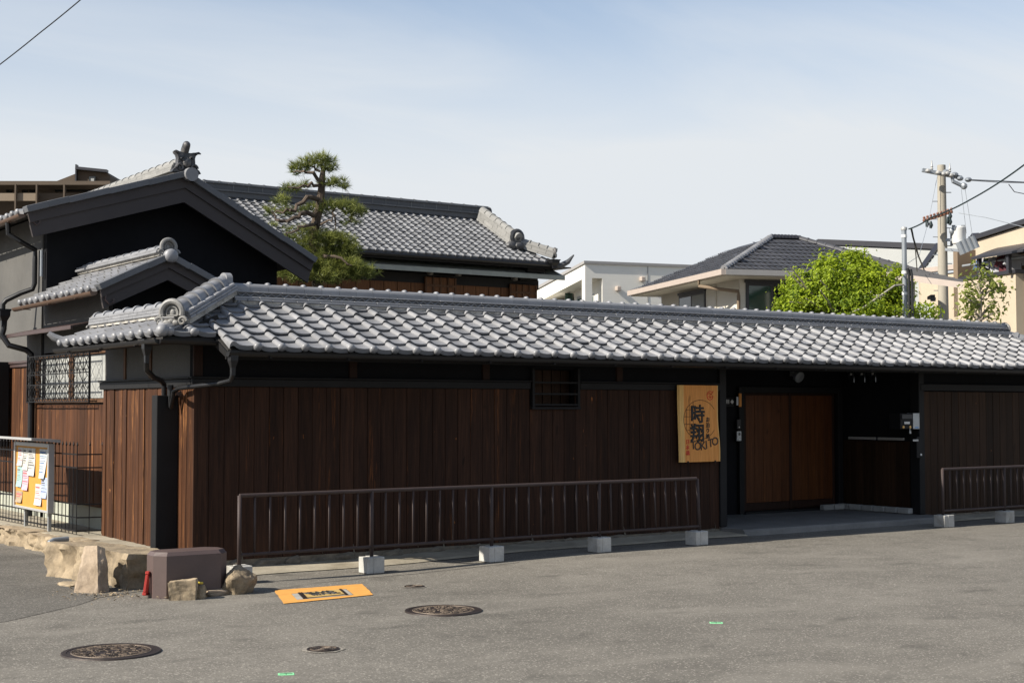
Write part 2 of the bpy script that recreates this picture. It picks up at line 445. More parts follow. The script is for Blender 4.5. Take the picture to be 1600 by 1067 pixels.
M['brown_wall'] = plain('brown_tiled_wall', (0.17,0.125,0.09), 0.8, 0.1, 3)
M['dark_trim'] = plain('dark_trim', (0.025,0.025,0.03), 0.45, 0.1)
M['slate'] = tile_mat('dark_slate_tile', (0.055,0.055,0.06,1), 0.5, 0.25, 0.05)
M['pink_gutter'] = plain('pinkish_gutter', (0.38,0.32,0.275), 0.45, 0.05)
M['grey_gutter'] = plain('grey_gutter', (0.28,0.27,0.26), 0.45, 0.05)
M['soffit'] = plain('pale_soffit', (0.50,0.47,0.40), 0.8, 0.04)
M['green_metal'] = plain('grey_green_sheet_roof', (0.25,0.275,0.255), 0.5, 0.15, 4)
M['pole'] = plain('concrete_pole', (0.30,0.275,0.225), 0.85, 0.1, 3, 0.2, 60)
M['pipe_grey'] = plain('galvanised_pipe', (0.22,0.24,0.26), 0.45, 0.12, 5, metal=0.25)
M['cable'] = plain('black_cable', (0.015,0.016,0.018), 0.5, 0.1)
M['cable_teal'] = plain('teal_cable', (0.012,0.024,0.026), 0.5, 0.1)
M['porcelain'] = plain('porcelain', (0.36,0.355,0.34), 0.35, 0.05)
M['terracotta'] = plain('brown_insulator', (0.16,0.07,0.045), 0.4, 0.2)
M['bark'] = plain('pine_bark', (0.085,0.062,0.044), 0.95, 0.4, 9, 1.0, 22, c2=(0.04,0.03,0.023))
M['bark_pale'] = plain('pale_bark', (0.25,0.215,0.175), 0.9, 0.25, 9, 0.5, 30)
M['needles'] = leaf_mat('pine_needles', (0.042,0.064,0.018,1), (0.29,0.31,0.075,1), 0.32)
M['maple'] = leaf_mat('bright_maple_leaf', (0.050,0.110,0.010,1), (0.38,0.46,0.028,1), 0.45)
M['broad'] = leaf_mat('broad_leaf', (0.085,0.115,0.022,1), (0.24,0.27,0.06,1), 0.45)
def cloth(name, c): return plain(name, c, 0.85, 0.12, 8)
# ================================================================== the ground
def sst(a, b, x):
    t = min(1, max(0, (x-a)/(b-a))); return t*t*(3-2*t)
def gz(x, y): return 0.05*sst(7.0, 10.5, x)*sst(9.0, 13.0, y)
def axis(parts):
    out = []
    for a, b, n in parts: out += [a + (b-a)*i/n for i in range(n)]
    return out + [parts[-1][1]]
gx = axis([(-900,-60,6),(-60,-4,8),(-4,4,16),(4,14,40),(14,26,24),(26,80,10),(80,900,6)])
gy = axis([(-900,-60,6),(-60,2,8),(2,6,8),(6,16,40),(16,30,14),(30,80,8),(80,900,6)])
g = MB()
for y in gy:
    for x in gx:
        n = 0
        g.v.append((x, y, gz(x, y) + n - 0.004))
nx_ = len(gx)
for j in range(len(gy)-1):
    for i in range(nx_-1):
        a = j*nx_+i; g.f.append((a, a+1, a+1+nx_, a+nx_))
struct('road', g, M['asphalt'], smooth=True, ang=180)

def sheet(name, m, outline, z, zf=True, sub=0.35):
    """flat patch with a ragged edge laid just above the road"""
    bm = bmesh.new()
    vs_ = [bm.verts.new((x, y, 0)) for x, y in outline]
    f = bm.faces.new(vs_)
    if f.normal.z < 0: f.normal_flip()
    f.normal_update()
    if f.normal.z < 0: bmesh.ops.reverse_faces(bm, faces=[f])
    bmesh.ops.subdivide_edges(bm, edges=bm.edges[:], cuts=5)
    bmesh.ops.triangulate(bm, faces=bm.faces[:])
    for v in bm.verts:
        v.co.z = (gz(v.co.x, v.co.y) if zf else 0) + z
    me = bpy.data.meshes.new(name); bm.to_mesh(me); bm.free()
    return me
# older, darker surface of the side lane
lane_edge = [(4.1,12.75),(4.45,13.15),(4.9,13.35),(5.25,13.7),(5.35,15.2),(5.1,17.4),(5.0,20.0),(4.8,25),(4.6,60),(-3.0,60),(-3.0,12.0),(0.5,11.3),(2.2,11.75),(3.3,12.1)]
rag = []
for i, p in enumerate(lane_edge):
    q = lane_edge[(i+1) % len(lane_edge)]; L = math.dist(p, q); n = max(1, min(14, int(L/0.12)))
    for k in range(n):
        t = k/n; x = p[0]+(q[0]-p[0])*t; y = p[1]+(q[1]-p[1])*t
        d = noise.noise(Vector((x*3, y*3, 0)))*0.09 if y < 14 else 0
        rag.append((x+d, y+d))
me = sheet('side_lane', M['asphalt_old'], rag, -0.001)
struct('side_lane', me, M['asphalt_old'])

# concrete strip along the foot of the front wall, its outer edge uneven
st = MB(); xs_ = axis([(5.9,13.35,60)])
for i, x in enumerate(xs_):
    yo = 13.93 + 0.03*math.sin(x*2.1) + 0.035*noise.noise(Vector((x*1.7,0,0)))
    st.v += [(x, yo, gz(x, yo)+0.004), (x, yo+0.05, gz(x, yo)+0.022), (x, 14.47, gz(x, 14)+0.04)]
for i in range(len(xs_)-1):
    a = i*3; st.f += [(a,a+3,a+4,a+1),(a+1,a+4,a+5,a+2)]
struct('wall_foot_strip', st, M['strip'])
st = MB(); xs_ = axis([(17.4,24,40)])
for i, x in enumerate(xs_):
    yo = 13.98 + 0.03*math.sin(x*2.1)
    st.v += [(x, yo, 0.055), (x, yo+0.05, 0.075), (x, 14.47, 0.09)]
for i in range(len(xs_)-1):
    a = i*3; st.f += [(a,a+3,a+4,a+1),(a+1,a+4,a+5,a+2)]
struct('wall_foot_strip', st, M['strip'])

# ================================================================== roof pieces
_PU = [0.0,0.025,0.065,0.115,0.165,0.225,0.29,0.38,0.50,0.70,0.88,1.0]
_PZ = [0.002,0.020,0.032,0.037,0.035,0.026,0.013,0.001,-0.006,-0.010,-0.007,-0.002]
def prof(u): return float(np.interp(u, _PU, _PZ))        # round roll on the left, easing into a broad valley on the right
def tile_mesh(name, w=0.272, L=0.25, lift=0.034, th=0.021, eave=False, us=None, cap=True):
    us = us or _PU
    b = MB(); n = len(us)
    for u in us: b.v.append((u*w, 0, prof(u)+lift))
    for u in us: b.v.append((u*w, L, prof(u)))
    drop = 0.050 if eave else th
    for u in us: b.v.append((u*w, 0.004 if not eave else 0.0, prof(u)+lift-drop))
    for i in range(n-1):
        b.f.append((i, i+1, n+i+1, n+i)); b.f.append((2*n+i, 2*n+i+1, i+1, i))
    b.f.append((0, n, 2*n)); b.f.append((n-1, 3*n-1, 2*n-1))
    if eave and cap:
        c = Vector((0.115*w, 0.008, lift-0.004))
        b.lathe([(0.045,0),(0.049,0.012),(0.047,0.025),(0.038,0.037),(0.021,0.045),(0.004,0.048)], 12,
                Matrix.Translation(c) @ Matrix.Rotation(R(90), 4, 'X'))
    me = b.mesh(name, True); sharp(me, 50); return me

def tile_places(origin, u, v, ncol, nrow, w, ex, keep=None, jit=0.009):
    u = Vector(u); v = Vector(v); n = u.cross(v); out = []
    for j in range(nrow):
        for i in range(ncol):
            o = Vector(origin) + u*(i*w) + v*(j*ex)
            c = o + u*(w/2) + v*(ex/2)
            if keep and not keep(c): continue
            a = random.uniform(-jit, jit)*1.6
            uu = (u + v*a).normalized(); vv = (v - u*a).normalized()
            o = o + n*random.uniform(-jit, jit)*0.5 + v*random.uniform(-jit, jit)
            out.append((j == 0, frame(o, uu, vv, n)))
    return out
def join_places(name, places, me, me0, m, parent):
    """many alike pieces as one mesh; 'piece' keeps one random number for each"""
    V = []; Fc = []; A = []; off = 0
    cache = {}
    for first, Mx in places:
        src = me0 if first else me
        if src.name not in cache:
            cache[src.name] = (np.array([tuple(v.co) for v in src.vertices]), [tuple(p.vertices) for p in src.polygons])
        vv, ff = cache[src.name]
        W = np.array(Mx); P = vv @ W[:3,:3].T + W[:3,3]
        V.append(P); Fc += [tuple(i+off for i in f) for f in ff]; off += len(vv)
        A += [random.random()]*len(vv)
    mesh = bpy.data.meshes.new(name); mesh.from_pydata(np.concatenate(V).tolist(), [], Fc)
    at = mesh.attributes.new('piece', 'FLOAT', 'POINT'); at.data.foreach_set('value', A)
    mesh.polygons.foreach_set('use_smooth', [True]*len(mesh.polygons)); sharp(mesh, 50)
    return stuff(obj(name, mesh, m, parent))
def lay_tiles(places, me, me0, m, parent, limit=300, rest='roof_tile_field'):
    places = sorted(places, key=lambda p: (p[1].translation - CAM).length)
    for first, Mx in places[:limit]:
        obj('eave_tile' if first else 'roof_tile', me0 if first else me, m, parent, Mx)
    if len(places) > limit: join_places(rest, places[limit:], me, me0, m, parent)

_mc = {}
def box_mesh(L, w, h):
    k = ('b', round(L,3), round(w,3), round(h,3))
    if k not in _mc: _mc[k] = MB().bbox(0.002, L-0.002, -w/2, w/2, 0, h, min(0.006, h*0.3)).mesh('flat_ridge_tile')
    return _mc[k]
def cap_mesh(L, r, ring=0.016, seg=8):
    k = ('c', round(L,3), round(r,3), ring)
    if k not in _mc:
        b = MB()
        def half(x0, x1, r0, r1):
            n = seg+1; v = []
            for x, rr in ((x0, r0), (x1, r1)):
                for i in range(n):
                    a = math.pi*i/seg; v.append((x, rr*math.cos(a), rr*math.sin(a)))
            f = [(i+1, i, n+i, n+i+1) for i in range(seg)] + [tuple(range(n)), tuple(range(2*n-1, n-1, -1))]
            b.add(v, f)
        half(0, L-0.003, r, r*0.97)
        if ring == 'ball':
            b.v = []; b.f = []; n = 9; v = []
            pr = [(r,0),(r,0.042),(r*0.93,0.064),(r*0.72,0.084),(r*0.38,0.096),(-r*0.38,0.096),(-r*0.72,0.084),(-r*0.93,0.064),(-r,0.042),(-r,0)]
            n = len(pr)
            for x in (0, L-0.003): v += [(x, y, z) for y, z in pr]
            b.add(v, [(i+1, i, n+i, n+i+1) for i in range(n-1)] + [tuple(range(n)), tuple(range(2*n-1, n-1, -1))])
            b.ball((0.02, 0, 0.093), (0.032, 0.048, 0.028), 10, 6)
            b.bar((L*0.5,-r-0.003,-0.075), (L*0.5,-r-0.003,0.03), 0.003, 0.003)
        elif ring: half(-0.012, 0.034, r+ring, r+ring*0.8)
        _mc[k] = b.mesh('ridge_cap', True); sharp(_mc[k], 45)
    return _mc[k]
def ridge_run(parent, p0, p1, layers, capr, cap_len, m, mcap=None, nl=0.30, ring=0.016, names=('flat_ridge_tile', 'ridge_cap')):
    Mx, L = along(p0, p1); h = 0.0
    for k, (w, t, kind) in enumerate(layers):
        if kind == 'core':
            b = MB().box(0, L, -w/2, w/2, h, h+t)
            obj('ridge_core', b, M['mortar'], parent, Mx)
        elif kind == 'dark':
            b = MB().box(0, L, -w/2, w/2, h, h+t)
            obj('ridge_core', b, M['ridge_dark'], parent, Mx)
        elif kind == 'zig':
            b = MB().box(0, L, -w/2, w/2, h, h+t); obj('ridge_core', b, M['ridge_dark'], parent, Mx)
            zl = 0.21; q = 4
            pts_ = [(zl*i/q, -(w/2+0.004), (0.006 if i % 2 == 0 else t-0.006)) for i in range(q+1)]
            zm = MB().tube(pts_, 0.0095, 5).mesh('zigzag_tile')
            for i in range(int(L/zl)):
                obj('zigzag_tile', zm, M['tile'], parent, Mx @ Matrix.Translation((i*zl, 0, h)))
        else:
            off = (k % 2)*nl*0.5; x = -off
            while x < L-0.03:
                a = max(0, x); e = min(L, x+nl)
                if e-a > 0.04:
                    jz = Matrix.Translation((a, random.uniform(-0.003,0.003), h))
                    obj(names[0], box_mesh(e-a, w, t), m, parent, Mx @ jz)
                x += nl
        h += t
    if capr:
        n = max(1, round(L/cap_len)); cl = L/n
        for i in range(n):
            obj(names[1], cap_mesh(cl, capr, ring), mcap or m, parent, Mx @ Matrix.Translation((i*cl, 0, h-0.004)) @ Matrix.Rotation(random.uniform(-0.02,0.02), 4, 'X'))
    return Mx, L, h

def oni(parent, Mx, s, m, name='ridge_end_ornament'):
    """ogre-tile ridge end: arched frame, sunken face, scrolls at its feet. local x = outwards, z = up"""
    b = MB()
    arch = []
    for i in range(17):
        a = math.pi*(-0.12 + 1.24*i/16); arch.append((0, 0.62*s*math.cos(a), 0.62*s + 0.60*s*math.sin(a)))
    b.tube(arch, 0.17*s, 8)
    b.prism([(-0.34*s, p[1]*0.95, p[2]) for p in arch], (0.22*s, 0, 0))
    inner = [(-0.06*s, p[1]*0.55, 0.56*s + (p[2]-0.62*s)*0.62) for p in arch]
    b.tube(inner + [inner[0]], 0.055*s, 6)
    for sg in (-1, 1):
        sp = []
        for i in range(15):
            a = i/14*math.pi*2.6; rr = 0.27*s*(1-i/18)
            sp.append((0.10*s, sg*(0.66*s + rr*math.cos(a)), 0.10*s + rr*math.sin(a)))
        b.tube(sp, [0.10*s*(1-0.5*i/14) for i in range(15)], 7)
        b.ball((0.12*s, sg*0.28*s, 0.02*s), (0.16*s, 0.2*s, 0.16*s), 8, 5)
    b.ball((0.10*s, 0, 0.10*s), (0.18*s, 0.22*s, 0.14*s), 8, 5)
    b.ball((-0.10*s, 0, 0.60*s), (0.06*s, 0.16*s, 0.20*s), 8, 5)
    return obj(name, b, m, parent, Mx, smooth=True)

def gutter_run(name, pts, r, m, parent, brackets=0):
    """open half-round gutter along a polyline"""
    b = MB(); seg = 8
    P = [Vector(p) for p in pts]
    for i in range(len(P)-1):
        Mx, L = along(P[i], P[i+1]); v = []; n = seg+1
        for rr in (r, r-0.006):
            for x in (0, L):
                for k in range(n):
                    a = math.pi + math.pi*k/seg; v.append((x, rr*math.cos(a), rr*math.sin(a)))
        f = []
        for k in range(seg):
            f.append((k, k+1, n+k+1, n+k)); f.append((2*n+k+1, 2*n+k, 3*n+k, 3*n+k+1))
        f += [(0, n, 3*n, 2*n), (seg, 2*n+seg, 3*n+seg, n+seg)]
        f += [tuple(range(n)), tuple(range(2*n-1, n-1, -1))]
        b.add(v, f, Mx)
        if brackets:
            k = int(L/brackets)
            for q in range(k):
                x = (q+0.5)*L/k; b.box(x-0.008, x+0.008, -r-0.006, r+0.006, -r-0.006, -r+0.004, Mx)
    return obj(name, b, m, parent, smooth=True)
# ================================================================== the long low gate house on the street
XW, YW = 5.853, 14.443                     # outer corner of the boarding
XR0, XR1, YD = 13.31, 17.39, 16.0          # entrance recess
XE = 21.0                                  # far end, out of frame
gh = thing('gate_house', 'long low black gate house with silver tiled roof and dark board wall along the street', 'building', (XW, YW, 0))

# --- walls
w = MB()
T = 0.16
w.box(XW+0.02, 10.20, YW+0.02, YW+T, 0.06, 2.62); w.box(10.93, XR0, YW+0.02, YW+T, 0.06, 2.62)
w.box(10.20, 10.93, YW+0.02, YW+T, 0.06, 1.76); w.box(10.20, 10.93, YW+0.02, YW+T, 2.21, 2.62)
fw = obj('front_wall', w, M['black_plaster'], gh)
w = MB()
w.box(XR1, XE, YW+0.02, YW+T, 0.06, 2.62)
fw2 = obj('front_wall', w, M['black_plaster'], gh)
w = MB()
w.box(XW+0.02, XW+T, YW+T, 17.34, 0.06, 1.99)
sw = obj('side_wall', w, M['black_plaster'], gh)
w = MB(); w.box(XW+0.03, XW+T, YW+T, 17.34, 1.99, 2.72)
sp = obj('side_wall', w, M['grey_plaster'], gh); sp['label'] = 'grey plaster band of side wall under the eave'
w = MB()
w.box(XR0-0.14, XR0, YW+T, YD+0.2, 0.06, 2.62); w.box(XR1, XR1+0.14, YW+T, YD+0.2, 0.06, 2.62)
w.box(XR0, 15.16, YD, YD+0.15, 0.06, 2.62); w.box(17.28, XR1, YD, YD+0.15, 0.06, 2.62); w.box(15.16, 17.28, YD, YD+0.15, 2.02, 2.62)
rw = obj('recess_wall', w, M['black_plaster'], gh)
w = MB().box(XR0-0.14, XR1+0.14, YW+0.02, YD+0.2, 2.62, 2.66); obj('recess_ceiling', w, M['black_wood'], gh)
w = MB(); w.box(XR0, XR1, YW-0.02, YW+T, 2.30, 2.62); obj('lintel_beam', w, M['black_wood'], gh)
w = MB(); w.box(XW+0.04, XE, 16.2, 16.35, 0, 2.6); obj('rear_wall', w, M['black_plaster'], gh)
w = MB(); w.box(XE-.02, XE+.14, YW+0.02, 16.35, 0, 2.6); obj('end_wall', w, M['black_plaster'], gh)

# --- foundation of rough stones under the boards
def rock(dims, seed, npts=16, sub=2, rough=0.05, flat=0.0):
    rs = random.Random(seed); bm = bmesh.new()
    for i in range(npts):
        v = Vector((rs.gauss(0,1), rs.gauss(0,1), rs.gauss(0,1))).normalized()
        k = max(abs(v.x), abs(v.y), abs(v.z)); v = v*(0.65+0.35/k)*rs.uniform(0.8,1.0)
        bm.verts.new(v*0.55)
    res = bmesh.ops.convex_hull(bm, input=bm.verts[:])
    bmesh.ops.delete(bm, geom=[v for v in bm.verts if not v.link_faces], context='VERTS')
    bmesh.ops.bevel(bm, geom=bm.edges[:], offset=0.05, segments=1, affect='EDGES')
    bmesh.ops.triangulate(bm, faces=bm.faces[:])
    for _ in range(sub): bmesh.ops.subdivide_edges(bm, edges=bm.edges[:], cuts=1, use_grid_fill=True)
    bm.normal_update()
    for v in bm.verts:
        p = v.co*2.3 + Vector((seed*3.1, 0, 0))
        v.co += v.normal*(noise.fractal(p, 0.8, 2.1, 4)*rough + noise.noise(v.co*9+Vector((seed,0,0)))*rough*0.25)
    for v in bm.verts: v.co = Vector((v.co.x*dims[0], v.co.y*dims[1], v.co.z*dims[2]))
    me = bpy.data.meshes.new('stone'); bm.to_mesh(me); bm.free()
    me.polygons.foreach_set('use_smooth', [True]*len(me.polygons)); sharp(me, 40)
    return me
fd = MB()
fd.box(XW+0.01, XR0, YW+0.0, YW+T, -0.1, 0.115); fnd = obj('foundation', fd, M['found'], gh)
obj('foundation', MB().box(XR1, XE, YW+0.0, YW+T, -0.1, 0.115), M['found'], gh); obj('foundation', MB().box(XW+0.01, XW+T, YW+T, 17.34, -0.1, 0.18), M['found'], gh)
x = XW+0.05; k = 0
fr = [rock((1,1,1), 40+i, 14, 1, 0.06) for i in range(4)]
while x < XR0-0.1:
    L = random.uniform(0.22, 0.52); L = min(L, XR0-x)
    obj('foundation_stone', fr[k % 4], M['found'], fnd, Matrix.Translation((x+L/2, YW+0.03, 0.065)) @ Matrix.Diagonal((L, 0.18, 0.15, 1))); x += L; k += 1
x = XR1+0.02
while x < XE-0.1:
    L = random.uniform(0.25, 0.52)
    obj('foundation_stone', fr[k % 4], M['found'], fnd, Matrix.Translation((x+L/2, YW+0.03, 0.075)) @ Matrix.Diagonal((L, 0.18, 0.13, 1))); x += L; k += 1

# --- boards
bw = 0.1735
def board_mesh(wd, h, th=0.022): 
    k = ('bd', round(wd,3), round(h,3))
    if k not in _mc: _mc[k] = MB().bbox(-wd/2+0.0025, wd/2-0.0025, -th/2, th/2, 0, h, 0.003).mesh('board')
    return _mc[k]
n = round((XR0-XW)/bw)
for i in range(n):
    xx = XW + (i+0.5)*(XR0-XW)/n; wd = (XR0-XW)/n
    top = 1.752 if 10.17 < xx < 10.96 else 1.962
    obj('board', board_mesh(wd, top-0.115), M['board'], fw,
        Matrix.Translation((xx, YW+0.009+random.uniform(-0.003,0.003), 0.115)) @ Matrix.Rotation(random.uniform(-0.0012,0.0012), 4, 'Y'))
y = YW+0.025
i = 0
while y < 17.33:
    wd = [0.155,0.12,0.165,0.13][i % 4]; wd = min(wd, 17.34-y)
    if wd > 0.03:
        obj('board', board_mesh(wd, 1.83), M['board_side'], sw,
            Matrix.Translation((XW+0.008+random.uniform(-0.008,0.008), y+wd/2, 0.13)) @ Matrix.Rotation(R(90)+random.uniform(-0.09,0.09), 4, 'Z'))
    y += wd; i += 1
n = 22
for i in range(n):
    wd = (XE+0.1-XR1-0.06)/n
    obj('board', board_mesh(wd, 1.86), M['board_garage'], fw2, Matrix.Translation((XR1+0.06+(i+0.5)*wd, YW+0.009+random.uniform(-0.003,0.003), 0.115)))
# --- black rail along the top of the boarding, corner posts
b = MB().bbox(XW-0.03, 10.185, YW-0.035, YW+0.02, 1.962, 2.045, 0.006).bbox(10.945, XR0, YW-0.035, YW+0.02, 1.962, 2.045, 0.006)
b.bbox(XW-0.045, 10.185, YW-0.05, YW+0.02, 2.047, 2.066, 0.004).bbox(10.945, XR0, YW-0.05, YW+0.02, 2.047, 2.066, 0.004)
obj('top_rail', b, M['black_wood'], fw)
b = MB().bbox(XW-0.033, XW+0.02, YW+0.03, 17.36, 1.955, 2.042, 0.006).bbox(XW-0.05, XW+0.028, YW+0.03, 17.37, 2.044, 2.064, 0.004)
obj('top_rail', b, M['black_wood'], sw)
b = MB().bbox(XR1-0.02, XE+0.12, YW-0.04, YW+0.02, 1.99, 2.09, 0.006); obj('top_rail', b, M['black_wood'], fw2)
for yy in (15.78, 16.62): obj('wall_post', MB().bbox(XW+0.012, XW+0.05, yy-0.035, yy+0.035, 2.066, 2.6, 0.004), M['beam'], sp)
for xx in (5.90, 7.75, 9.55, 11.6): obj('wall_post', MB().bbox(xx-0.05, xx+0.05, YW-0.008, YW+0.03, 2.068, 2.5, 0.004), M['door_rail'], fw)
for xx in (XR0+0.05, XR1-0.0): obj('gate_post', MB().bbox(xx-0.06, xx+0.06, YW-0.03, YW+0.14, 0.14, 2.3, 0.006), M['black_wood'], gh)
# --- barred window in the front wall
wf = MB()
wf.bbox(10.20, 10.235, YW-0.05, YW+0.03, 1.74, 2.22, 0.003).bbox(10.895, 10.93, YW-0.05, YW+0.03, 1.74, 2.22, 0.003).bbox(10.19, 10.94, YW-0.055, YW+0.03, 1.715, 1.745, 0.003)
win = obj('window', MB().box(10.2, 10.93, YW+0.20, YW+0.22, 1.7, 2.25), M['black_wood'], gh)
obj('window_frame', wf, M['black_wood'], win)
for q in range(5): obj('board', board_mesh(0.132, 0.46), M['board_garage'], win, Matrix.Translation((10.285+q*0.14, YW+0.17, 1.745)))
for zz in (2.045, 1.905, 1.772): obj('window_bar', MB().bbox(10.236, 10.894, YW-0.045, YW-0.015, zz-0.012, zz+0.012, 0.003), M['black_wood'], win)

# --- sliding doors
dr = obj('door_frame', MB().bbox(15.10,15.20,YD-0.06,YD+0.02,0.14,2.05,.005).bbox(17.24,17.34,YD-0.06,YD+0.02,0.14,2.05,.005).bbox(15.202,17.238,YD-0.06,YD+0.02,1.96,2.05,.005).bbox(15.202,17.238,YD-0.08,YD+0.02,0.12,0.17,.005), M['black_wood'], gh)
for s_, x0 in enumerate((15.205, 16.205)):
    yo = YD-0.02 if s_ == 0 else YD+0.025
    d = obj('sliding_door', MB().box(x0+0.03, x0+1.0, yo+0.012, yo+0.03, 0.175, 1.955), M['door_rail'], gh)
    for q in range(5):
        wd = 0.92/5
        obj('plank', board_mesh(wd, 1.62, 0.02), M['door'], d, Matrix.Translation((x0+0.055+(q+0.5)*wd, yo+0.004, 0.30)))
    obj('bottom_panel', MB().bbox(x0+0.055, x0+0.975, yo-0.004, yo+0.012, 0.19, 0.295, 0.004), M['door_rail'], d)
    for xx in (x0+0.028, x0+0.992): obj('stile', MB().bbox(xx-0.027, xx+0.027, yo-0.016, yo+0.012, 0.176, 1.955, 0.004), M['door_rail'], d)
# right-hand cheek of the entrance: dark panelling with a pale strip
pn = obj('dark_panelling', MB().box(XR1-0.012, XR1-0.001, YW+0.2, YD-0.01, 0.16, 1.22), M['board_garage'], gh)
y = YW+0.2
while y < YD-0.1:
    obj('board', MB().bbox(XR1-0.03, XR1-0.013, y+0.002, y+0.128, 0.16, 1.20, 0.003), M['board_garage'], pn); y += 0.13
for (ya, yb) in ((15.30, 15.85), (14.74, 15.25)):
    obj('pale_strip', MB().bbox(XR1-0.035, XR1-0.002, ya, yb, 1.235, 1.275, 0.003), M['alu'], gh)

# --- entrance slab and row of pale pavers
s_ = MB(); xs_ = axis([(XR0+0.02, XR1+0.1, 26)])
for x in xs_:
    yo = 13.98 + 0.02*noise.noise(Vector((x*4,1,0)))
    s_.v += [(x, yo-0.01+0.02*noise.noise(Vector((x*9,0,5))), 0.03), (x, yo+0.005, 0.105), (x, yo+0.03, 0.128), (x, YD+0.05, 0.135)]
for i in range(len(xs_)-1):
    a = i*4
    for q in range(3): s_.f.append((a+q, a+4+q, a+5+q, a+1+q))
s_.f += [(0,1,2,3), (len(s_.v)-1, len(s_.v)-2, len(s_.v)-3, len(s_.v)-4)]
struct('entrance_slab', s_, M['slab'])
pm = MB().bbox(0, 0.222, 0, 0.10, 0, 0.085, 0.010).mesh('paver')
pv = thing('paver_row', 'row of pale stone pavers along the foot of the dark entrance panelling', 'pavers', (17.3, 15.2, 0.135))
for i in range(6): obj('paver', pm, M['paver'], pv, Matrix.Translation((XR1-0.06, 14.55+i*0.24, 0.137)) @ Matrix.Rotation(R(90), 4, 'Z') @ Matrix.Rotation(random.uniform(-.03,.03),4,'Z'))
for i in range(2): obj('paver', pm, M['paver'], pv, Matrix.Translation((16.75+i*0.245, YD-0.20, 0.137)))

# --- the roof
PT = 0.47; th = math.atan(PT); cs, sn = math.cos(th), math.sin(th)
YE, ZE = 13.78, 2.345
def rz(Y): return ZE + PT*(Y-YE)
rf = MB()
YR = 15.05
rf.prism([(5.96,YE+0.03,rz(YE+0.03)-0.03),(5.96,YR,rz(YR)-0.03),(5.96,16.4,rz(YR)-0.03-PT*1.35),(5.96,16.4,rz(YR)-0.09-PT*1.35),(5.96,YR,rz(YR)-0.09),(5.96,YE+0.03,rz(YE+0.03)-0.09)], (20.35-5.96,0,0))
rf.prism([(20.34,YE+0.03,rz(YE+0.03)-0.03),(21.45,YE+0.03,rz(YE+0.03)-0.03),(20.34,14.95,rz(14.95)-0.03)], (0,0,-0.06))
rf.prism([(21.45,YE+0.03,rz(YE+0.03)-0.03),(21.45,16.3,rz(YE+0.03)-0.03),(20.3,15.05,rz(14.95)-0.03)], (0,0,-0.06))
rf.prism([(20.34,15.02,rz(14.95)-0.03),(21.45,16.3,rz(YE+0.03)-0.03),(20.34,16.3,rz(YE+0.03)-0.03)], (0,0,-0.06))
roof = obj('roof', rf, M['deck'], gh)
b = MB()                                    # corner and side slope boarding
Xs, Ys, Zs = 5.35, 14.08, rz(14.08)
b.prism([(Xs+0.03,Ys+0.03,Zs-0.025),(Xs+0.03,17.3,Zs-0.025),(6.1,17.3,Zs+PT*0.72-0.02),(6.1,14.80,Zs+PT*0.72-0.02)], (0,0,-0.06))
b.prism([(Xs+0.03,Ys+0.03,Zs-0.025),(6.1,14.80,Zs+PT*0.72-0.02),(6.1,Ys+0.03,Zs-0.025)], (0,0,-0.06))
obj('side_roof_deck', b, M['deck'], roof)
TM = tile_mesh('roof_tile'); TE = tile_mesh('eave_tile', eave=True)
W_, EX = 0.272, 0.198
vF = (0, cs, sn)
pl = tile_places((5.968, YE, ZE), (1,0,0), vF, 58, 7, W_, EX, lambda c: (c.y-14.08 <= c.x-5.35+0.10) and (c.x-20.2 <= 15.05-c.y+0.12))
pl += tile_places((5.40, Ys, Zs), (1,0,0), vF, 2, 3, W_, EX, lambda c: c.y-14.08 <= c.x-5.35+0.05)
pl += tile_places((Xs, 17.36, Zs), (0,-1,0), (cs,0,sn), 12, 3, W_, EX, lambda c: c.x-5.35 <= c.y-14.08+0.08)
TE0 = tile_mesh('eave_tile', eave=True, cap=False)
first_ = min((p for p in pl if p[0] and p[1].translation.y < 13.85), key=lambda p: p[1].translation.x)
pl.remove(first_); obj('eave_tile', TE0, M['tile'], roof, first_[1])
lay_tiles(pl, TM, TE, M['tile'], roof, 297)
# back slope, seen only from above
bk = tile_places((20.9, 16.36, rz(YR)-PT*1.31), (-1,0,0), (0,-cs,sn), 54, 7, W_, EX, lambda c: (c.x-20.2 <= c.y-15.05+0.12) and c.x > 6.2)
bk += tile_places((21.46, 13.80, ZE), (0,1,0), (-cs,0,sn), 9, 6, W_, EX, lambda c: (21.46-c.x <= c.y-13.78+0.08) and (21.46-c.x <= 16.3-c.y+0.08))
join_places('rear_tile_field', bk, TM, TM, M['tile'], roof)
# main ridge
zr = rz(YR-0.14) + 0.025
LAY = [(0.335, 0.055, 'core'), (0.36, 0.024, 'n'), (0.32, 0.030, 'n'), (0.20, 0.048, 'zig'), (0.24, 0.014, 'n')]
Mx, L, h_ = ridge_run(roof, (6.50, YR, zr-0.035), (20.2, YR, zr-0.035), LAY, 0.078, 0.225, M['ridge'], nl=0.30, ring='ball')
# upright end tile at the head of the hip
e = MB(); pts = [(0,-0.11,0),(0,0.11,0)] + [(0, 0.11*math.cos(math.pi*k/8), 0.27+0.07*math.sin(math.pi*k/8)) for k in range(9)]
e.prism(pts, (0.07,0,0)); obj('ridge_end_tile', e, M['ridge'], roof, Matrix.Translation((6.43, YR, zr)), smooth=True)
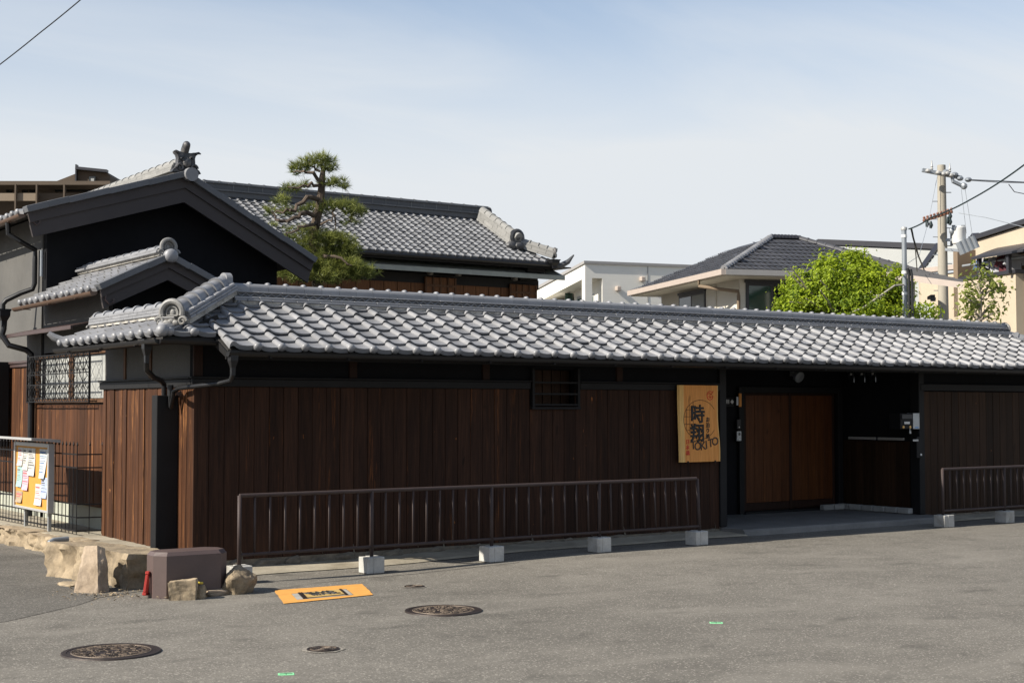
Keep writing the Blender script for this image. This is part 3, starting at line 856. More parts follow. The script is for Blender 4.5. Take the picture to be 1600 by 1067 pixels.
# corner hip ridge and its ornament
HL = [(0.30, 0.05, 'core'), (0.34, 0.030, 'n'), (0.32, 0.030, 'n'), (0.30, 0.030, 'n')]
h0 = Vector((5.62, 14.33, rz(14.33)+0.005)); h1 = Vector((6.47, YR+0.02, rz(YR+0.0)+0.055))
ridge_run(roof, h0, h1, HL, 0.090, 0.215, M['ridge'], nl=0.26, ring=0.02)
oni(roof, frame(h0+Vector((-0.10,-0.10,0.0)), Vector((-1,-1,0)).normalized(), Vector((1,-1,0)).normalized(), (0,0,1)), 0.185, M['oni'])
ct = MB()                                   # round corner tiles below the ornament
ct.tube([(5.62,14.33,Zs+0.09),(5.46,14.18,Zs+0.055),(5.36,14.06,Zs+0.035)], [0.06,0.065,0.062], 10); ct.ball((5.35,14.05,Zs+0.035), 0.066, 12, 8)
ct.tube([(5.74,14.36,Zs+0.09),(5.68,14.14,Zs+0.045)], [0.05,0.058], 10); ct.ball((5.68,14.13,Zs+0.042), 0.06, 12, 8)
obj('corner_tile', ct, M['ridge'], roof, smooth=True)
# low ridge above the side eave
sx = 5.80
SL = [(0.22, 0.03, 'core'), (0.26, 0.032, 'n'), (0.25, 0.032, 'n'), (0.24, 0.032, 'n')]
ridge_run(roof, (sx, 17.36, rz(14.08)+PT*0.40+0.03), (sx, 14.62, rz(14.08)+PT*0.40+0.03), SL, 0.060, 0.36, M['ridge'], nl=0.28, ring=0.018)
oni(roof, frame((sx, 17.42, rz(14.08)+PT*0.40+0.02), (0,1,0), (-1,0,0), (0,0,1)), 0.13, M['oni'])
hb = MB().tube([(5.72,17.36,Zs+0.17),(5.55,17.42,Zs+0.09),(5.40,17.47,Zs+0.06),(5.30,17.50,Zs+0.10),(5.24,17.52,Zs+0.15)], [0.045,0.052,0.05,0.045,0.03], 8)
obj('upturned_corner_tile', hb, M['ridge'], roof, smooth=True)
# far hip at the right, running out of frame
ridge_run(roof, (21.45, 13.80, ZE+0.03), (20.15, YR, zr-0.02), [(0.2,0.04,'core'),(0.24,0.03,'n')], 0.08, 0.24, M['ridge'])
oni(roof, frame((20.24, YR, zr+0.02), (1,0,0), (0,1,0), (0,0,1)), 0.16, M['oni'])
# fascia, rafters and gutters
b = MB().box(5.97, 21.36, YE+0.09, YE+0.12, ZE-0.11, ZE-0.03).box(Xs+0.08, Xs+0.11, Ys+0.08, 17.3, Zs-0.10, Zs-0.03).box(Xs+0.08, 5.96, Ys+0.08, Ys+0.11, Zs-0.10, Zs-0.03)
obj('fascia', b, M['black_wood'], roof)
rm = MB().box(-0.02, 0.02, 0.05, 0.72, -0.05, 0.0).mesh('rafter')
for i in range(37): obj('rafter', rm, M['black_wood'], roof, frame((6.1+i*0.41, YE+0.06, ZE-0.075), (1,0,0), vF, (0,-sn,cs)))
for i in range(9): obj('rafter', rm, M['door_rail'], roof, frame((Xs+0.06, 14.35+i*0.36, Zs-0.07), (0,-1,0), (cs,0,sn), (-sn,0,cs)))
b = MB().prism([(5.955,YE+0.01,ZE-0.035),(5.955,14.95,rz(14.95)-0.03),(5.955,14.95,rz(14.95)-0.16),(5.955,YE+0.01,ZE-0.10)], (-0.018,0,0)); obj('verge_board', b, M['black_wood'], roof)
gutter_run('gutter', [(5.93,YE-0.035,ZE-0.040),(21.4,YE-0.035,ZE-0.055)], 0.05, M['gutter'], roof, 0.9)
gutter_run('gutter', [(Xs-0.03,17.45,Zs-0.05),(Xs-0.03,Ys-0.03,Zs-0.055)], 0.05, M['gutter'], roof, 0.9)
gutter_run('gutter', [(Xs-0.03,Ys-0.035,Zs-0.055),(5.94,Ys-0.035,Zs-0.06)], 0.05, M['gutter'], roof)
def hopper(p, s=0.046):
    x, y, z = p
    b = MB().lathe([(s*0.5,-0.22),(s*0.55,-0.14),(s*1.0,-0.07),(s*1.05,0.0),(s*1.18,0.005),(s*1.18,0.03),(s*0.9,0.03)], 4, Matrix.Translation(p) @ Matrix.Rotation(R(45),4,'Z') @ Matrix.Diagonal((1.25,1.25,1,1)))
    return b
obj('rain_hopper', hopper((5.99, YE-0.03, ZE-0.06)), M['gutter'], roof)
obj('rain_hopper', hopper((Xs-0.02, Ys+0.35, Zs-0.07)), M['gutter'], roof)
PX, PY = 5.74, 14.92
b = MB().tube([(5.99,YE-0.03,ZE-0.27),(5.98,YE,ZE-0.33),(5.92,YE+0.16,ZE-0.36),(5.80,14.30,ZE-0.385),(5.76,14.62,ZE-0.40),(5.74,14.72,ZE-0.44),(5.735,14.78,ZE-0.60),(5.735,14.80,1.9)], 0.025, 10)
b.tube([(5.735,14.80,1.98),(5.735,14.80,1.86)], 0.032, 10)
obj('downpipe', b, M['gutter'], gh, smooth=True)
b = MB().tube([(Xs-0.02,Ys+0.35,Zs-0.28),(Xs,Ys+0.40,Zs-0.36),(5.48,14.62,Zs-0.43),(5.64,14.82,Zs-0.46),(5.70,14.90,Zs-0.50),(5.71,14.92,Zs-0.62),(5.71,14.92,1.6)], 0.028, 10)
obj('downpipe', b, M['gutter'], gh, smooth=True)
obj('downpipe_cover', MB().bbox(5.60, 5.842, 14.84, 14.99, 0.20, 1.87, 0.006), M['black_wood'], gh)
# entrance lamps and meters high in the recess (mostly lost in the shade)
mb_ = MB().bbox(-0.075,0.075,-0.09,0,-0.12,0.12,0.01).lathe([(0.062,0),(0.066,0.03),(0.05,0.06),(0.02,0.07)],12,Matrix.Translation((0,-0.09,0.03)) @ Matrix.Rotation(R(90),4,'X')).mesh('electric_meter')
for i in range(3):
    o = obj('electric_meter', mb_, M['glass_dark'], None, Matrix.Translation((XR1-0.02, 15.28+0.22*i, 2.24)) @ Matrix.Rotation(R(-90),4,'Z'))
    tag(o, 'round glass electric meter high on the dark entrance wall, %s of three' % ('nearest', 'middle', 'farthest')[i], 'meter', 'electric meters in the entrance')
lm = MB().lathe([(0.05,0),(0.085,0.04),(0.09,0.10),(0.06,0.11)],14,Matrix.Translation((16.25,YD-0.10,2.24)) @ Matrix.Rotation(R(115),4,'X')).bbox(16.22,16.28,YD-0.09,YD-0.001,2.22,2.30,.005)
tag(obj('entrance_lamp', lm, M['pipe_grey'], smooth=True), 'small round spotlight above the wooden entrance doors', 'lamp')
# ================================================================== things on and along the street front
def text_mesh(body, size, m, bold=0.0, shear=0.0, align='CENTER', spacing=1.0, sx=1.0):
    cu = bpy.data.curves.new('lettering', 'FONT'); cu.body = body; cu.size = size; cu.bevel_depth = bold; cu.bevel_resolution = 0; cu.shear = shear
    cu.align_x = align; cu.align_y = 'CENTER'; cu.extrude = 0.0015; cu.space_line = spacing; cu.resolution_u = 4
    o = bpy.data.objects.new('lettering', cu); col.objects.link(o)
    dg = bpy.context.evaluated_depsgraph_get(); dg.update()
    me = bpy.data.meshes.new_from_object(o.evaluated_get(dg))
    bpy.data.objects.remove(o, do_unlink=True); bpy.data.curves.remove(cu)
    me.materials.clear(); me.materials.append(m)
    return me
def brushy(me, amp, fr):                          # uneven, hand-brushed outline
    bm = bmesh.new(); bm.from_mesh(me)
    for v in bm.verts:
        d = noise.noise_vector(Vector((v.co.x*fr, v.co.y*fr, 0.3))); v.co.x += d.x*amp; v.co.y += d.y*amp
    bm.to_mesh(me); bm.free(); return me

# --- wooden shop sign
SX0, SX1, SZ0, SZ1, SY = 12.51, 13.26, 1.02, 2.03, 14.345
sg = thing('sign_board', 'pale live-edge wooden shop sign with brushed black characters on the dark board wall', 'sign', (12.88, 14.4, SZ0))
def sx_left(z): 
    t = (z-SZ0)/(SZ1-SZ0); return SX0 + 0.018*(1-t) + 0.004*math.sin(t*5+1)
def sx_right(z):
    t = (z-SZ0)/(SZ1-SZ0); return SX1 - 0.035*sst(0.1,0.6,t) + 0.003*math.sin(t*7)
zs = [SZ0 + (SZ1-SZ0)*i/16 for i in range(17)]
b = MB(); b.prism([(sx_left(z)+0.085, SY, z) for z in zs] + [(sx_right(z)-0.04, SY, z) for z in reversed(zs)], (0, 0.055, 0))
slab = obj('slab', b, M['signwood'], sg)
for (e, inner, s_) in ((sx_left, 0.0855, 1), (sx_right, -0.0405, -1)):
    b = MB()
    for i in range(16):
        z0, z1 = zs[i], zs[i+1]
        q = [(e(z0), SY+0.03), (e(z0)+s_*0.02, SY+0.006), (e(z0)+inner, SY), (e(z0)+inner, SY+0.055), (e(z0)+s_*0.02, SY+0.055)]
        r_ = [(e(z1), SY+0.03), (e(z1)+s_*0.02, SY+0.006), (e(z1)+inner, SY), (e(z1)+inner, SY+0.055), (e(z1)+s_*0.02, SY+0.055)]
        v = [(x,y,z0) for x,y in q] + [(x,y,z1) for x,y in r_]; f = []
        for k in range(5):
            k2 = (k+1) % 5; f.append((k,k2,k2+5,k+5) if s_ > 0 else (k2,k,k+5,k2+5))
        f += [tuple(range(5)), tuple(range(9,4,-1))]
        b.add(v, f)
    obj('live_edge', b, M['signedge'], sg)
def spx(px, py, d=0.0): return onY(px, py, SY-0.003-d)
def put(me, px, py, name='lettering', rot=0.0, d=0.0):
    p = spx(px, py, d)
    return obj(name, me, None, sg, frame(p, (1,0,0), (0,0,1), (0,-1,0)) @ Matrix.Rotation(rot, 4, 'Z'))
put(brushy(text_mesh('時', 0.255, M['ink'], 0.0068), 0.008, 11), 1090, 649)
put(brushy(text_mesh('翔', 0.255, M['ink'], 0.0068), 0.008, 11), 1090, 678.5)
for ch, px, py in (('お',1106,656),('泊',1106,664.5),('り',1106,673),('処',1106,682)):
    put(brushy(text_mesh(ch, 0.070, M['ink'], 0.0022), 0.002, 20), px, py)
for ch, px, py in (('T',1083.5,696),('O',1090.5,697.5),('K',1098.5,697),('I',1104,695.5),('T',1110.5,692.5),('O',1117.5,690)):
    put(brushy(text_mesh(ch, 0.150, M['ink_soft'], 0.002), 0.004, 10), px, py, rot=0.10, d=0.001)
for ch, px, py in (('日',1074.5,690.5),('本',1074.5,699.5),('橋',1074.8,708)):
    put(brushy(text_mesh(ch, 0.068, M['red_ink'], 0.0008), 0.002, 20), px, py)
# thin drawn ellipse with a lattice at its left, and a red ring seal
c0 = spx(1094.5, 655.5); rx_, rz_ = 0.292, 0.258
ln = MB()
el = [(c0.x + rx_*math.cos(a), SY-0.0015, c0.z + rz_*math.sin(a)) for a in [2*math.pi*k/56 for k in range(57)]]
ln.tube(el[5:52], 0.0032, 4)
for q in (-0.245, -0.185, -0.125):
    hh = rz_*math.sqrt(max(0, 1-(q/rx_)**2)); ln.tube([(c0.x+q, SY-0.0015, c0.z-hh), (c0.x+q, SY-0.0015, c0.z+hh)], 0.0032, 4)
for q in (0.13, 0.04, -0.06, -0.14):
    hh = rx_*math.sqrt(max(0, 1-(q/rz_)**2)); ln.tube([(c0.x-hh, SY-0.0015, c0.z+q), (c0.x-0.10, SY-0.0015, c0.z+q)], 0.0032, 4)
obj('line_drawing', ln, M['ink_soft'], sg)
c1 = spx(1109.5, 618); rg = MB()
rg.tube([(c1.x + 0.052*math.cos(a), SY-0.002, c1.z + 0.058*math.sin(a)) for a in [0.7+5.6*k/24 for k in range(25)]], 0.0055, 5)
rg.tube([(c1.x-0.034,SY-0.002,c1.z+0.022),(c1.x-0.008,SY-0.002,c1.z+0.034),(c1.x+0.02,SY-0.002,c1.z+0.012),(c1.x+0.058,SY-0.002,c1.z+0.06)], 0.005, 5)
rg.tube([(c1.x-0.028,SY-0.002,c1.z-0.012),(c1.x,SY-0.002,c1.z-0.032),(c1.x+0.03,SY-0.002,c1.z-0.012)], 0.005, 5)
rg.tube([(c1.x,SY-0.002,c1.z+0.02),(c1.x,SY-0.002,c1.z-0.03)], 0.005, 5)
obj('red_seal', rg, M['red_ink'], sg)
for px in (1075, 1117.5):
    p = spx(px, 718.5); obj('bracket', MB().box(p.x-0.012, p.x+0.012, SY-0.008, SY+0.06, SZ0-0.012, SZ0+0.014), M['iron'], sg)

# --- small fittings beside the doors
nb = thing('name_plate', 'small dark name plate with pale lettering between the shop sign and the doors', 'sign', (13.55, 14.5, 1.7))
p = onY(1136.5, 628, 15.93)
obj('plate', MB().bbox(p.x-0.12, p.x+0.12, 15.915, 15.94, p.z-0.07, p.z+0.07, 0.004), M['black_wood'], nb)
obj('lettering', text_mesh('時翔 ◆', 0.07, M['alu'], 0.001), None, nb, frame((p.x, 15.912, p.z), (1,0,0), (0,0,1), (0,-1,0)))
ip = thing('intercom', 'grey door intercom with round lens on the post left of the doors', 'intercom', (15.1, 15.93, 1.3))
p = onY(1153.5, 681, 15.93)
obj('body', MB().bbox(p.x-0.045, p.x+0.045, 15.905, 15.94, p.z-0.075, p.z+0.075, 0.006), M['steel'], ip)
obj('lens', MB().lathe([(0.022,0),(0.02,0.008),(0.01,0.012)], 12, Matrix.Translation((p.x,15.906,p.z+0.03)) @ Matrix.Rotation(R(90),4,'X')), M['glass_dark'], ip, smooth=True)
obj('button', MB().bbox(p.x-0.02, p.x+0.02, 15.899, 15.906, p.z-0.06, p.z-0.045, 0.002), M['white'], ip)
p = onY(1153.5, 662, 15.93)
kp = thing('key_reader', 'small black key reader with a white dot above the door intercom', 'key reader', (p.x, 15.93, p.z))
obj('body', MB().bbox(p.x-0.04, p.x+0.04, 15.91, 15.94, p.z-0.08, p.z+0.07, 0.006), M['gutter'], kp)
obj('indicator', MB().lathe([(0.011,0),(0.011,0.004)], 10, Matrix.Translation((p.x,15.911,p.z-0.05)) @ Matrix.Rotation(R(90),4,'X')), M['white'], kp)
p = onY(1155.5, 625, 15.93)
tg = thing('door_tag', 'small tan wooden tag with a grey plate at the upper left of the doors', 'tag', (p.x, 15.93, p.z))
obj('wooden_tag', MB().bbox(p.x-0.025, p.x+0.025, 15.91, 15.93, p.z-0.10, p.z+0.10, 0.003), M['signwood'], tg)
obj('grey_plate', MB().bbox(p.x-0.075, p.x-0.035, 15.915, 15.93, p.z-0.08, p.z+0.05, 0.003), M['steel'], tg)

# --- letter box with visitor panel on the right-hand post
mbx = thing('letter_box', 'grey metal letter box with a white label on the post right of the entrance', 'letter box', (17.2, 14.4, 1.4))
xa, xb, za, zb = 16.90, 17.31, 1.415, 1.650
obj('body', MB().bbox(xa, xb-0.012, 14.405, 14.62, za, zb, 0.006), M['iron'], mbx)
obj('side_panel', MB().bbox(xb-0.011, xb+0.012, 14.400, 14.622, za-0.004, zb+0.004, 0.003), M['steel'], mbx)
obj('front_cover', MB().bbox(xa+0.27, xb-0.013, 14.393, 14.404, za, zb, 0.003), M['steel'], mbx)
obj('flap', MB().bbox(xa+0.02, xa+0.25, 14.388, 14.404, zb-0.085, zb-0.015, 0.004), M['dark_trim'], mbx)
obj('label_plate', MB().bbox(xa+0.08, xa+0.20, 14.396, 14.404, za+0.075, za+0.11, 0.002), M['white'], mbx)
for q in (0.05, 0.20): obj('lock', MB().lathe([(0.022,0),(0.02,0.008)], 10, Matrix.Translation((xa+q+0.01,14.404,za+0.03)) @ Matrix.Rotation(R(90),4,'X')), M['signedge'], mbx)
obj('blue_sticker', MB().box(xa+0.31, xa+0.385, 14.389, 14.3925, za+0.012, za+0.03), plain('blue_print', (0.1,0.3,0.6), 0.5), mbx)
pk = thing('padlock', 'small steel padlock hanging under the grey letter box', 'padlock', (17.1,14.4,1.36))
obj('shackle', MB().tube([(17.095,14.40,1.385),(17.095,14.40,1.415),(17.105,14.40,1.425),(17.115,14.40,1.415),(17.115,14.40,1.385)], 0.004, 6), M['steel'], pk)
obj('body', MB().bbox(17.088,17.122,14.39,14.41,1.345,1.386,.004), M['alu'], pk)
vp = thing('entry_panel', 'black entry panel with white label below the letter box', 'panel', (17.3,14.4,1.1))
obj('body', MB().bbox(17.24,17.36,14.39,14.415,0.98,1.30,.005), M['iron'], vp)
obj('label_plate', MB().bbox(17.15,17.27,14.382,14.389,1.23,1.26,.002), M['alu'], vp)
obj('button', MB().lathe([(0.018,0),(0.016,0.01)],10,Matrix.Translation((17.33,14.39,1.03)) @ Matrix.Rotation(R(90),4,'X')), M['white'], vp)

# --- tubular railings on loose concrete blocks
YRL = 13.44
def railing(xs, label, lean=0.0, more=0):
    r = thing('railing', label, 'railing', (xs[0], YRL, 0.05), 'tubular railings on concrete blocks along the wall')
    zt, zb_ = 0.862, 0.275
    n = len(xs)
    obj('top_rail', MB().tube([(xs[0],YRL,zt),(xs[-1],YRL,zt)], 0.021, 10), M['rail'], r, smooth=True)
    obj('bottom_rail', MB().tube([(xs[0],YRL,zb_),(xs[-1]+lean,YRL,zb_)], 0.017, 10), M['rail'], r, smooth=True)
    pm = MB().tube([(0,0,0),(0,0,0.715)], 0.021, 10).mesh('post', True)
    bm_ = MB().tube([(0,0,0),(0,0,zt-zb_)], 0.0115, 8).mesh('baluster', True)
    for i, x in enumerate(xs):
        last = i == n-1
        Mx = Matrix.Translation((x+(lean*1.2 if last else 0), YRL, 0.147))
        if last and lean: Mx = Mx @ Matrix.Rotation(-lean*1.3, 4, 'Y')
        obj('post', pm, M['rail'], r, Mx)
    for i in range(n-1):
        for k in range(1, 9):
            x = xs[i] + (xs[i+1]-xs[i])*k/9
            t = (x-xs[0])/(xs[-1]-xs[0]); s_ = lean*1.3*max(0, (t-0.55)/0.45)
            obj('baluster', bm_, M['rail'], r, Matrix.Translation((x+s_*0.5, YRL, zb_)) @ Matrix.Rotation(-s_, 4, 'Y'))
    return r
RX = [5.94, 7.44, 8.96, 10.48, 12.0]
railing(RX, 'long dark brown tubular railing on five concrete blocks before the board wall', 0.045)
railing([16.64, 18.02, 19.4, 20.8], 'second brown tubular railing at the far right beside the letter box')
bk = MB().bbox(-0.102,-0.028,-0.098,0.098,0,0.168,0.006).bbox(-0.0285,0.102,-0.102,0.098,0,0.172,0.007).mesh('concrete_block')
lab = ['pale concrete block under the left end of the long railing, behind a rock', 'pale concrete block beside the orange road marking', 'pale concrete block under the middle post of the long railing',
       'pale concrete block under the fourth post of the long railing', 'pale concrete block under the leaning right end of the long railing',
       'pale concrete block under the first post of the far right railing', 'pale concrete block under the second post of the far right railing']
for i, x in enumerate(RX + [16.66, 18.02]):
    z = gz(x, YRL)
    o = obj('concrete_block', bk, M['block'], None, Matrix.Translation((x, YRL, z)) @ Matrix.Rotation(random.uniform(-0.06,0.06), 4, 'Z'))
    tag(o, lab[i], 'concrete block', 'concrete blocks under the railings')

# --- manhole covers
def manhole(px, py, r, label, seed, fancy=True, elong=1.0):
    p = onZ(px, py, gz(6,10)); z = gz(p.x, p.y); rs = random.Random(seed)
    t = thing('manhole_cover', label, 'manhole cover', (p.x, p.y, z), 'iron covers in the road')
    T_ = Matrix.Translation((p.x, p.y, z))
    obj('frame_ring', MB().lathe([(r*0.90,-0.004),(r*0.90,0.007),(r,0.007),(r*1.015,-0.006)], 48, T_), M['manhole'], t, smooth=True)
    obj('lid', MB().lathe([(r*0.89,-0.004),(r*0.89,0.0045)], 48, T_), M['manhole'], t)
    rl = MB()
    def arc(rad, a0, a1, hw):
        n = max(3, int((a1-a0)*rad/0.02)); v = []; f = []
        for k in range(n+1):
            a = a0+(a1-a0)*k/n
            for q, zz in ((-hw,0.004),(-hw*0.6,0.0095),(hw*0.6,0.0095),(hw,0.004)): v.append(((rad+q)*math.cos(a),(rad+q)*math.sin(a),zz))
        for k in range(n):
            for q in range(3): f.append((k*4+q, k*4+4+q, k*4+5+q, k*4+1+q))
        rl.add(v, f, T_)
    arc(r*0.80, 0, 6.2832, r*0.012)
    if fancy:
        for k in range(150):                            # crowded cast pattern of short raised ribs and studs
            a = rs.uniform(0, 6.283); q = math.sqrt(rs.random())*0.74*r; c = Vector((q*math.cos(a), q*math.sin(a), 0.006))
            d = rs.choice([0.4, 0.45, 1.9, 2.0, a, a+1.57]) + rs.uniform(-.25,.25); L = rs.uniform(0.012, 0.07)*r/0.32
            dv = Vector((math.cos(d), math.sin(d), 0))*L
            rl.bar(T_ @ (c-dv*0.5), T_ @ (c+dv*0.5), rs.uniform(0.005,0.012), 0.008)
        for k in range(70):
            a = 6.283*k/70
            rl.bar(T_ @ Vector((r*0.70*math.cos(a), r*0.70*math.sin(a), 0.006)), T_ @ Vector((r*0.765*math.cos(a+0.04), r*0.765*math.sin(a+0.04), 0.006)), 0.007, 0.007)
    else:
        for rad in (0.30, 0.44, 0.58, 0.70):
            for q in range(4): arc(r*rad, q*1.571+0.35, q*1.571+1.25, r*0.028)
        rl.box(p.x-r*0.13, p.x+r*0.13, p.y-r*0.13, p.y+r*0.13, z+0.004, z+0.0095)
    obj('cast_relief', rl, M['relief'], t)
    if not fancy:
        ring = MB(); n_ = 40
        for k in range(n_):
            a = 6.2832*k/n_; q = r*(1.25+0.22*noise.noise(Vector((math.cos(a)*2+seed, math.sin(a)*2, 0))))
            ring.v += [(p.x+r*1.01*math.cos(a), p.y+r*1.01*math.sin(a), z+0.0015), (p.x+q*math.cos(a), p.y+q*math.sin(a), z+0.0005)]
        ring.f = [(2*k, 2*k+1, (2*k+3) % (2*n_), (2*k+2) % (2*n_)) for k in range(n_)]
        obj('mortar_collar', ring, M['asphalt_pale'], t)
manhole(174, 1018, 0.345, 'large round brown manhole cover nearest the lower left corner', 3)
manhole(693, 953.5, 0.330, 'large round brown manhole cover in the middle of the road', 5)
manhole(505, 1014, 0.118, 'small round iron valve cover with ring pattern in the foreground road', 1, False)
manhole(647.5, 916, 0.098, 'tiny round iron cover set in worn road just above a large cover', 2, False)

# --- orange painted hydrant marking with its iron lid
og = thing('hydrant_marking', 'orange painted rectangle around an iron lid in the road', 'road marking', (6.3, 12.3, 0))
cor = [onZ(428,922), onZ(566,912), onZ(583,929), onZ(443,943)]
ctr = sum(cor, Vector())/4
ins = [ctr + (c-ctr)*k for c, k in zip(cor, (0.52,0.52,0.52,0.52))]
ins = [onZ(455,927.5), onZ(541,920), onZ(553,929.5), onZ(464,937)]
b = MB()
for i in range(4):
    j = (i+1) % 4; n = 10
    for k in range(n):
        a = cor[i].lerp(cor[j], k/n); a2 = cor[i].lerp(cor[j], (k+1)/n); c = ins[i].lerp(ins[j], k/n); c2 = ins[i].lerp(ins[j], (k+1)/n)
        jt = lambda v: Vector((v.x+0.012*noise.noise(v*8), v.y+0.012*noise.noise(v*8+Vector((9,0,0))), 0.0025))
        b.add([jt(a), jt(a2), Vector((c2.x,c2.y,0.0025)), Vector((c.x,c.y,0.0025))], [(3,2,1,0)])
obj('paint', b, M['orange'], og)
fx = (ins[1]-ins[0]); fy = (ins[3]-ins[0])
def ip_(u, v, z): q = ins[0] + fx*u + fy*v; return Vector((q.x, q.y, z))
b = MB(); b.prism([ip_(0.01,0.02,-0.004), ip_(0.99,0.02,-0.004), ip_(0.99,0.98,-0.004), ip_(0.01,0.98,-0.004)], (0,0,0.006)); obj('lid_surround', b, M['concrete'], og)
b = MB(); b.prism([ip_(0.17,0.10,0.0055), ip_(0.85,0.06,0.0055), ip_(0.85,0.90,0.0055), ip_(0.17,0.92,0.0055)], (0,0,0.005)); obj('lid', b, plain('worn_yellow_lid', (0.42,0.28,0.09), 0.7, 0.3, 12, c2=(0.12,0.09,0.06)), og)
b = MB()
for u0, u1 in ((0.11,0.155),(0.165,0.185),(0.86,0.90)): b.prism([ip_(u0,0.05,0.0055), ip_(u1,0.05,0.0055), ip_(u1,0.95,0.0055), ip_(u0,0.95,0.0055)], (0,0,0.007))
obj('lid_edge', b, M['manhole'], og)
tx = fx.normalized(); tx.z = 0; tx.normalize(); ty = Vector((0,0,1)).cross(tx)
obj('lettering', text_mesh('消火栓', 0.16, M['ink'], 0.004), None, og, frame(ip_(0.5,0.52,0.0125), tx, ty, (0,0,1)) @ Matrix.Diagonal((0.62,1.5,1,1)))

# --- green survey stickers
for px, py, rot, label in ((447, 1052, 0.20, 'small green survey sticker at the bottom edge of the road'), (1119, 972, -0.05, 'small green survey sticker on the right half of the road')):
    p = onZ(px, py, gz(8,9)); p.z = gz(p.x, p.y)-0.0035
    s_ = thing('survey_sticker', label, 'sticker', p, 'green stickers on the road')
    Mx = Matrix.Translation(p) @ Matrix.Rotation(-YAW+rot, 4, 'Z')
    obj('green_film', MB().box(-0.052,0.052,-0.036,0.036,0,0.003), M['green'], s_, Mx)
    mk = MB().box(-0.042,-0.010,-0.006,0.008,0.0032,0.0042).box(0.012,0.042,-0.004,0.010,0.0032,0.0042); mk.prism([(-0.012,0.014,0.0032),(0.012,0.014,0.0032),(0,-0.026,0.0032)], (0,0,0.001))
    obj('arrow_print', mk, M['ink'], s_, Mx)

# --- brown faceted box at the corner
pb = [(4.82,12.82),(4.91,12.72),(5.44,12.72),(5.53,12.80),(5.53,12.98),(5.43,13.08),(4.92,13.08),(4.82,12.98)]
cb = thing('corner_box', 'brown painted faceted utility box at the street corner before the black downpipe cover', 'box', (5.1, 12.9, 0))
b = MB(); b.prism([(x,y,-0.02) for x,y in pb], (0,0,0.40)); obj('body', b, M['boxpaint'], cb)
b = MB(); c_ = Vector((5.175,12.90,0))
lo = [Vector((x,y,0.381)) for x,y in pb]; hi = [Vector((c_.x+(x-c_.x)*0.93, c_.y+(y-c_.y)*0.86, 0.415)) for x,y in pb]
b.add(lo+hi, [tuple(range(8,16))] + [(i,(i+1)%8,(i+1)%8+8,i+8) for i in range(8)] + [tuple(range(7,-1,-1))]); obj('lid', b, M['boxpaint'], cb)
# red plastic holder fixed beside it
rd = thing('red_holder', 'small red plastic holder leaning on the left side of the brown box', 'holder', (4.66,12.86,0.1))
p = onZ(226, 932)
b = MB().bbox(-0.018,0.018,-0.05,0.05,0.02,0.05,.004).bbox(-0.018,0.018,-0.05,0.05,0.21,0.24,.006)
for q in (-0.04, 0, 0.04): b.bbox(-0.012,0.012,q-0.012,q+0.012,0.051,0.209,.003)
obj('body', b, M['red'], rd, Matrix.Translation((4.775,12.90,0.0)) @ Matrix.Rotation(R(8),4,'Y') @ Matrix.Rotation(R(-35),4,'Z'))

# --- loose rocks
def put_rock(label, loc, dims, seed, rz_=0, m='stone', tilt=0, npts=16, rough=0.05, name='rock'):
    o = obj(name, rock((1,1,1), seed, npts, 3, rough), M[m], None, Matrix.Translation(loc) @ Matrix.Rotation(rz_,4,'Z') @ Matrix.Rotation(tilt,4,'X') @ Matrix.Diagonal((*dims,1)))
    return tag(o, label, 'rock')
def slab_stone(label, pts_lo, pts_hi, zlo, zhi, seed, m):
    """hewn upright stone from a lower and an upper outline"""
    bm = bmesh.new(); n = len(pts_lo)
    a = [bm.verts.new((x,y,zlo)) for x,y in pts_lo]; c = [bm.verts.new((x,y,zhi+dz)) for x,y,dz in pts_hi]
    bm.faces.new(list(reversed(a))); bm.faces.new(c)
    for i in range(n): bm.faces.new((a[i], a[(i+1)%n], c[(i+1)%n], c[i]))
    bmesh.ops.triangulate(bm, faces=bm.faces[:])
    for _ in range(4): bmesh.ops.subdivide_edges(bm, edges=bm.edges[:], cuts=1, use_grid_fill=True)
    bm.normal_update()
    for v in bm.verts:
        q = v.co*6 + Vector((seed*5.3,0,0)); v.co += v.normal*(noise.fractal(q, 0.9, 2.0, 4)*0.020 + noise.noise(v.co*30)*0.004)
    me = bpy.data.meshes.new('rock'); bm.to_mesh(me); bm.free(); me.polygons.foreach_set('use_smooth', [True]*len(me.polygons)); sharp(me, 45)
    return tag(obj('rock', me, M[m]), label, 'rock')
slab_stone('tall pale upright guard stone beside the side lane', [(4.34,13.62),(4.52,13.44),(4.66,13.50),(4.72,13.72),(4.45,13.86)],
           [(4.47,13.66,0.02),(4.545,13.56,0.03),(4.62,13.56,0.0),(4.645,13.70,-0.04),(4.50,13.78,0.0)], -0.03, 0.40, 2, 'stone_pale')
slab_stone('small square hewn stone with a groove before the brown box', [(4.875,12.58),(5.10,12.50),(5.17,12.62),(4.95,12.72)],
           [(4.875,12.59,0.0),(5.10,12.51,0.02),(5.165,12.62,0.02),(4.95,12.72,0.0)], -0.03, 0.155, 5, 'stone')
put_rock('rounded knob of rock beside the square hewn stone', (5.20,12.57,0.04), (0.17,0.16,0.16), 21)
put_rock('boulder with flat top at the right end of the brown box', (5.60,12.74,0.10), (0.36,0.34,0.36), 8, 0.4, rough=0.09, npts=12)
put_rock('low pale rock between the square stone and the boulder', (5.40,12.74,0.015), (0.40,0.26,0.11), 12, 0.15, 'stone_pale')
o = obj('scrap', MB().tube([(5.17,12.70,0.135),(5.21,12.68,0.125),(5.25,12.70,0.12)], 0.012, 5), plain('yellow_scrap', (0.6,0.45,0.05), 0.6)); tag(o, 'bit of yellow litter lying behind the square hewn stone', 'litter')

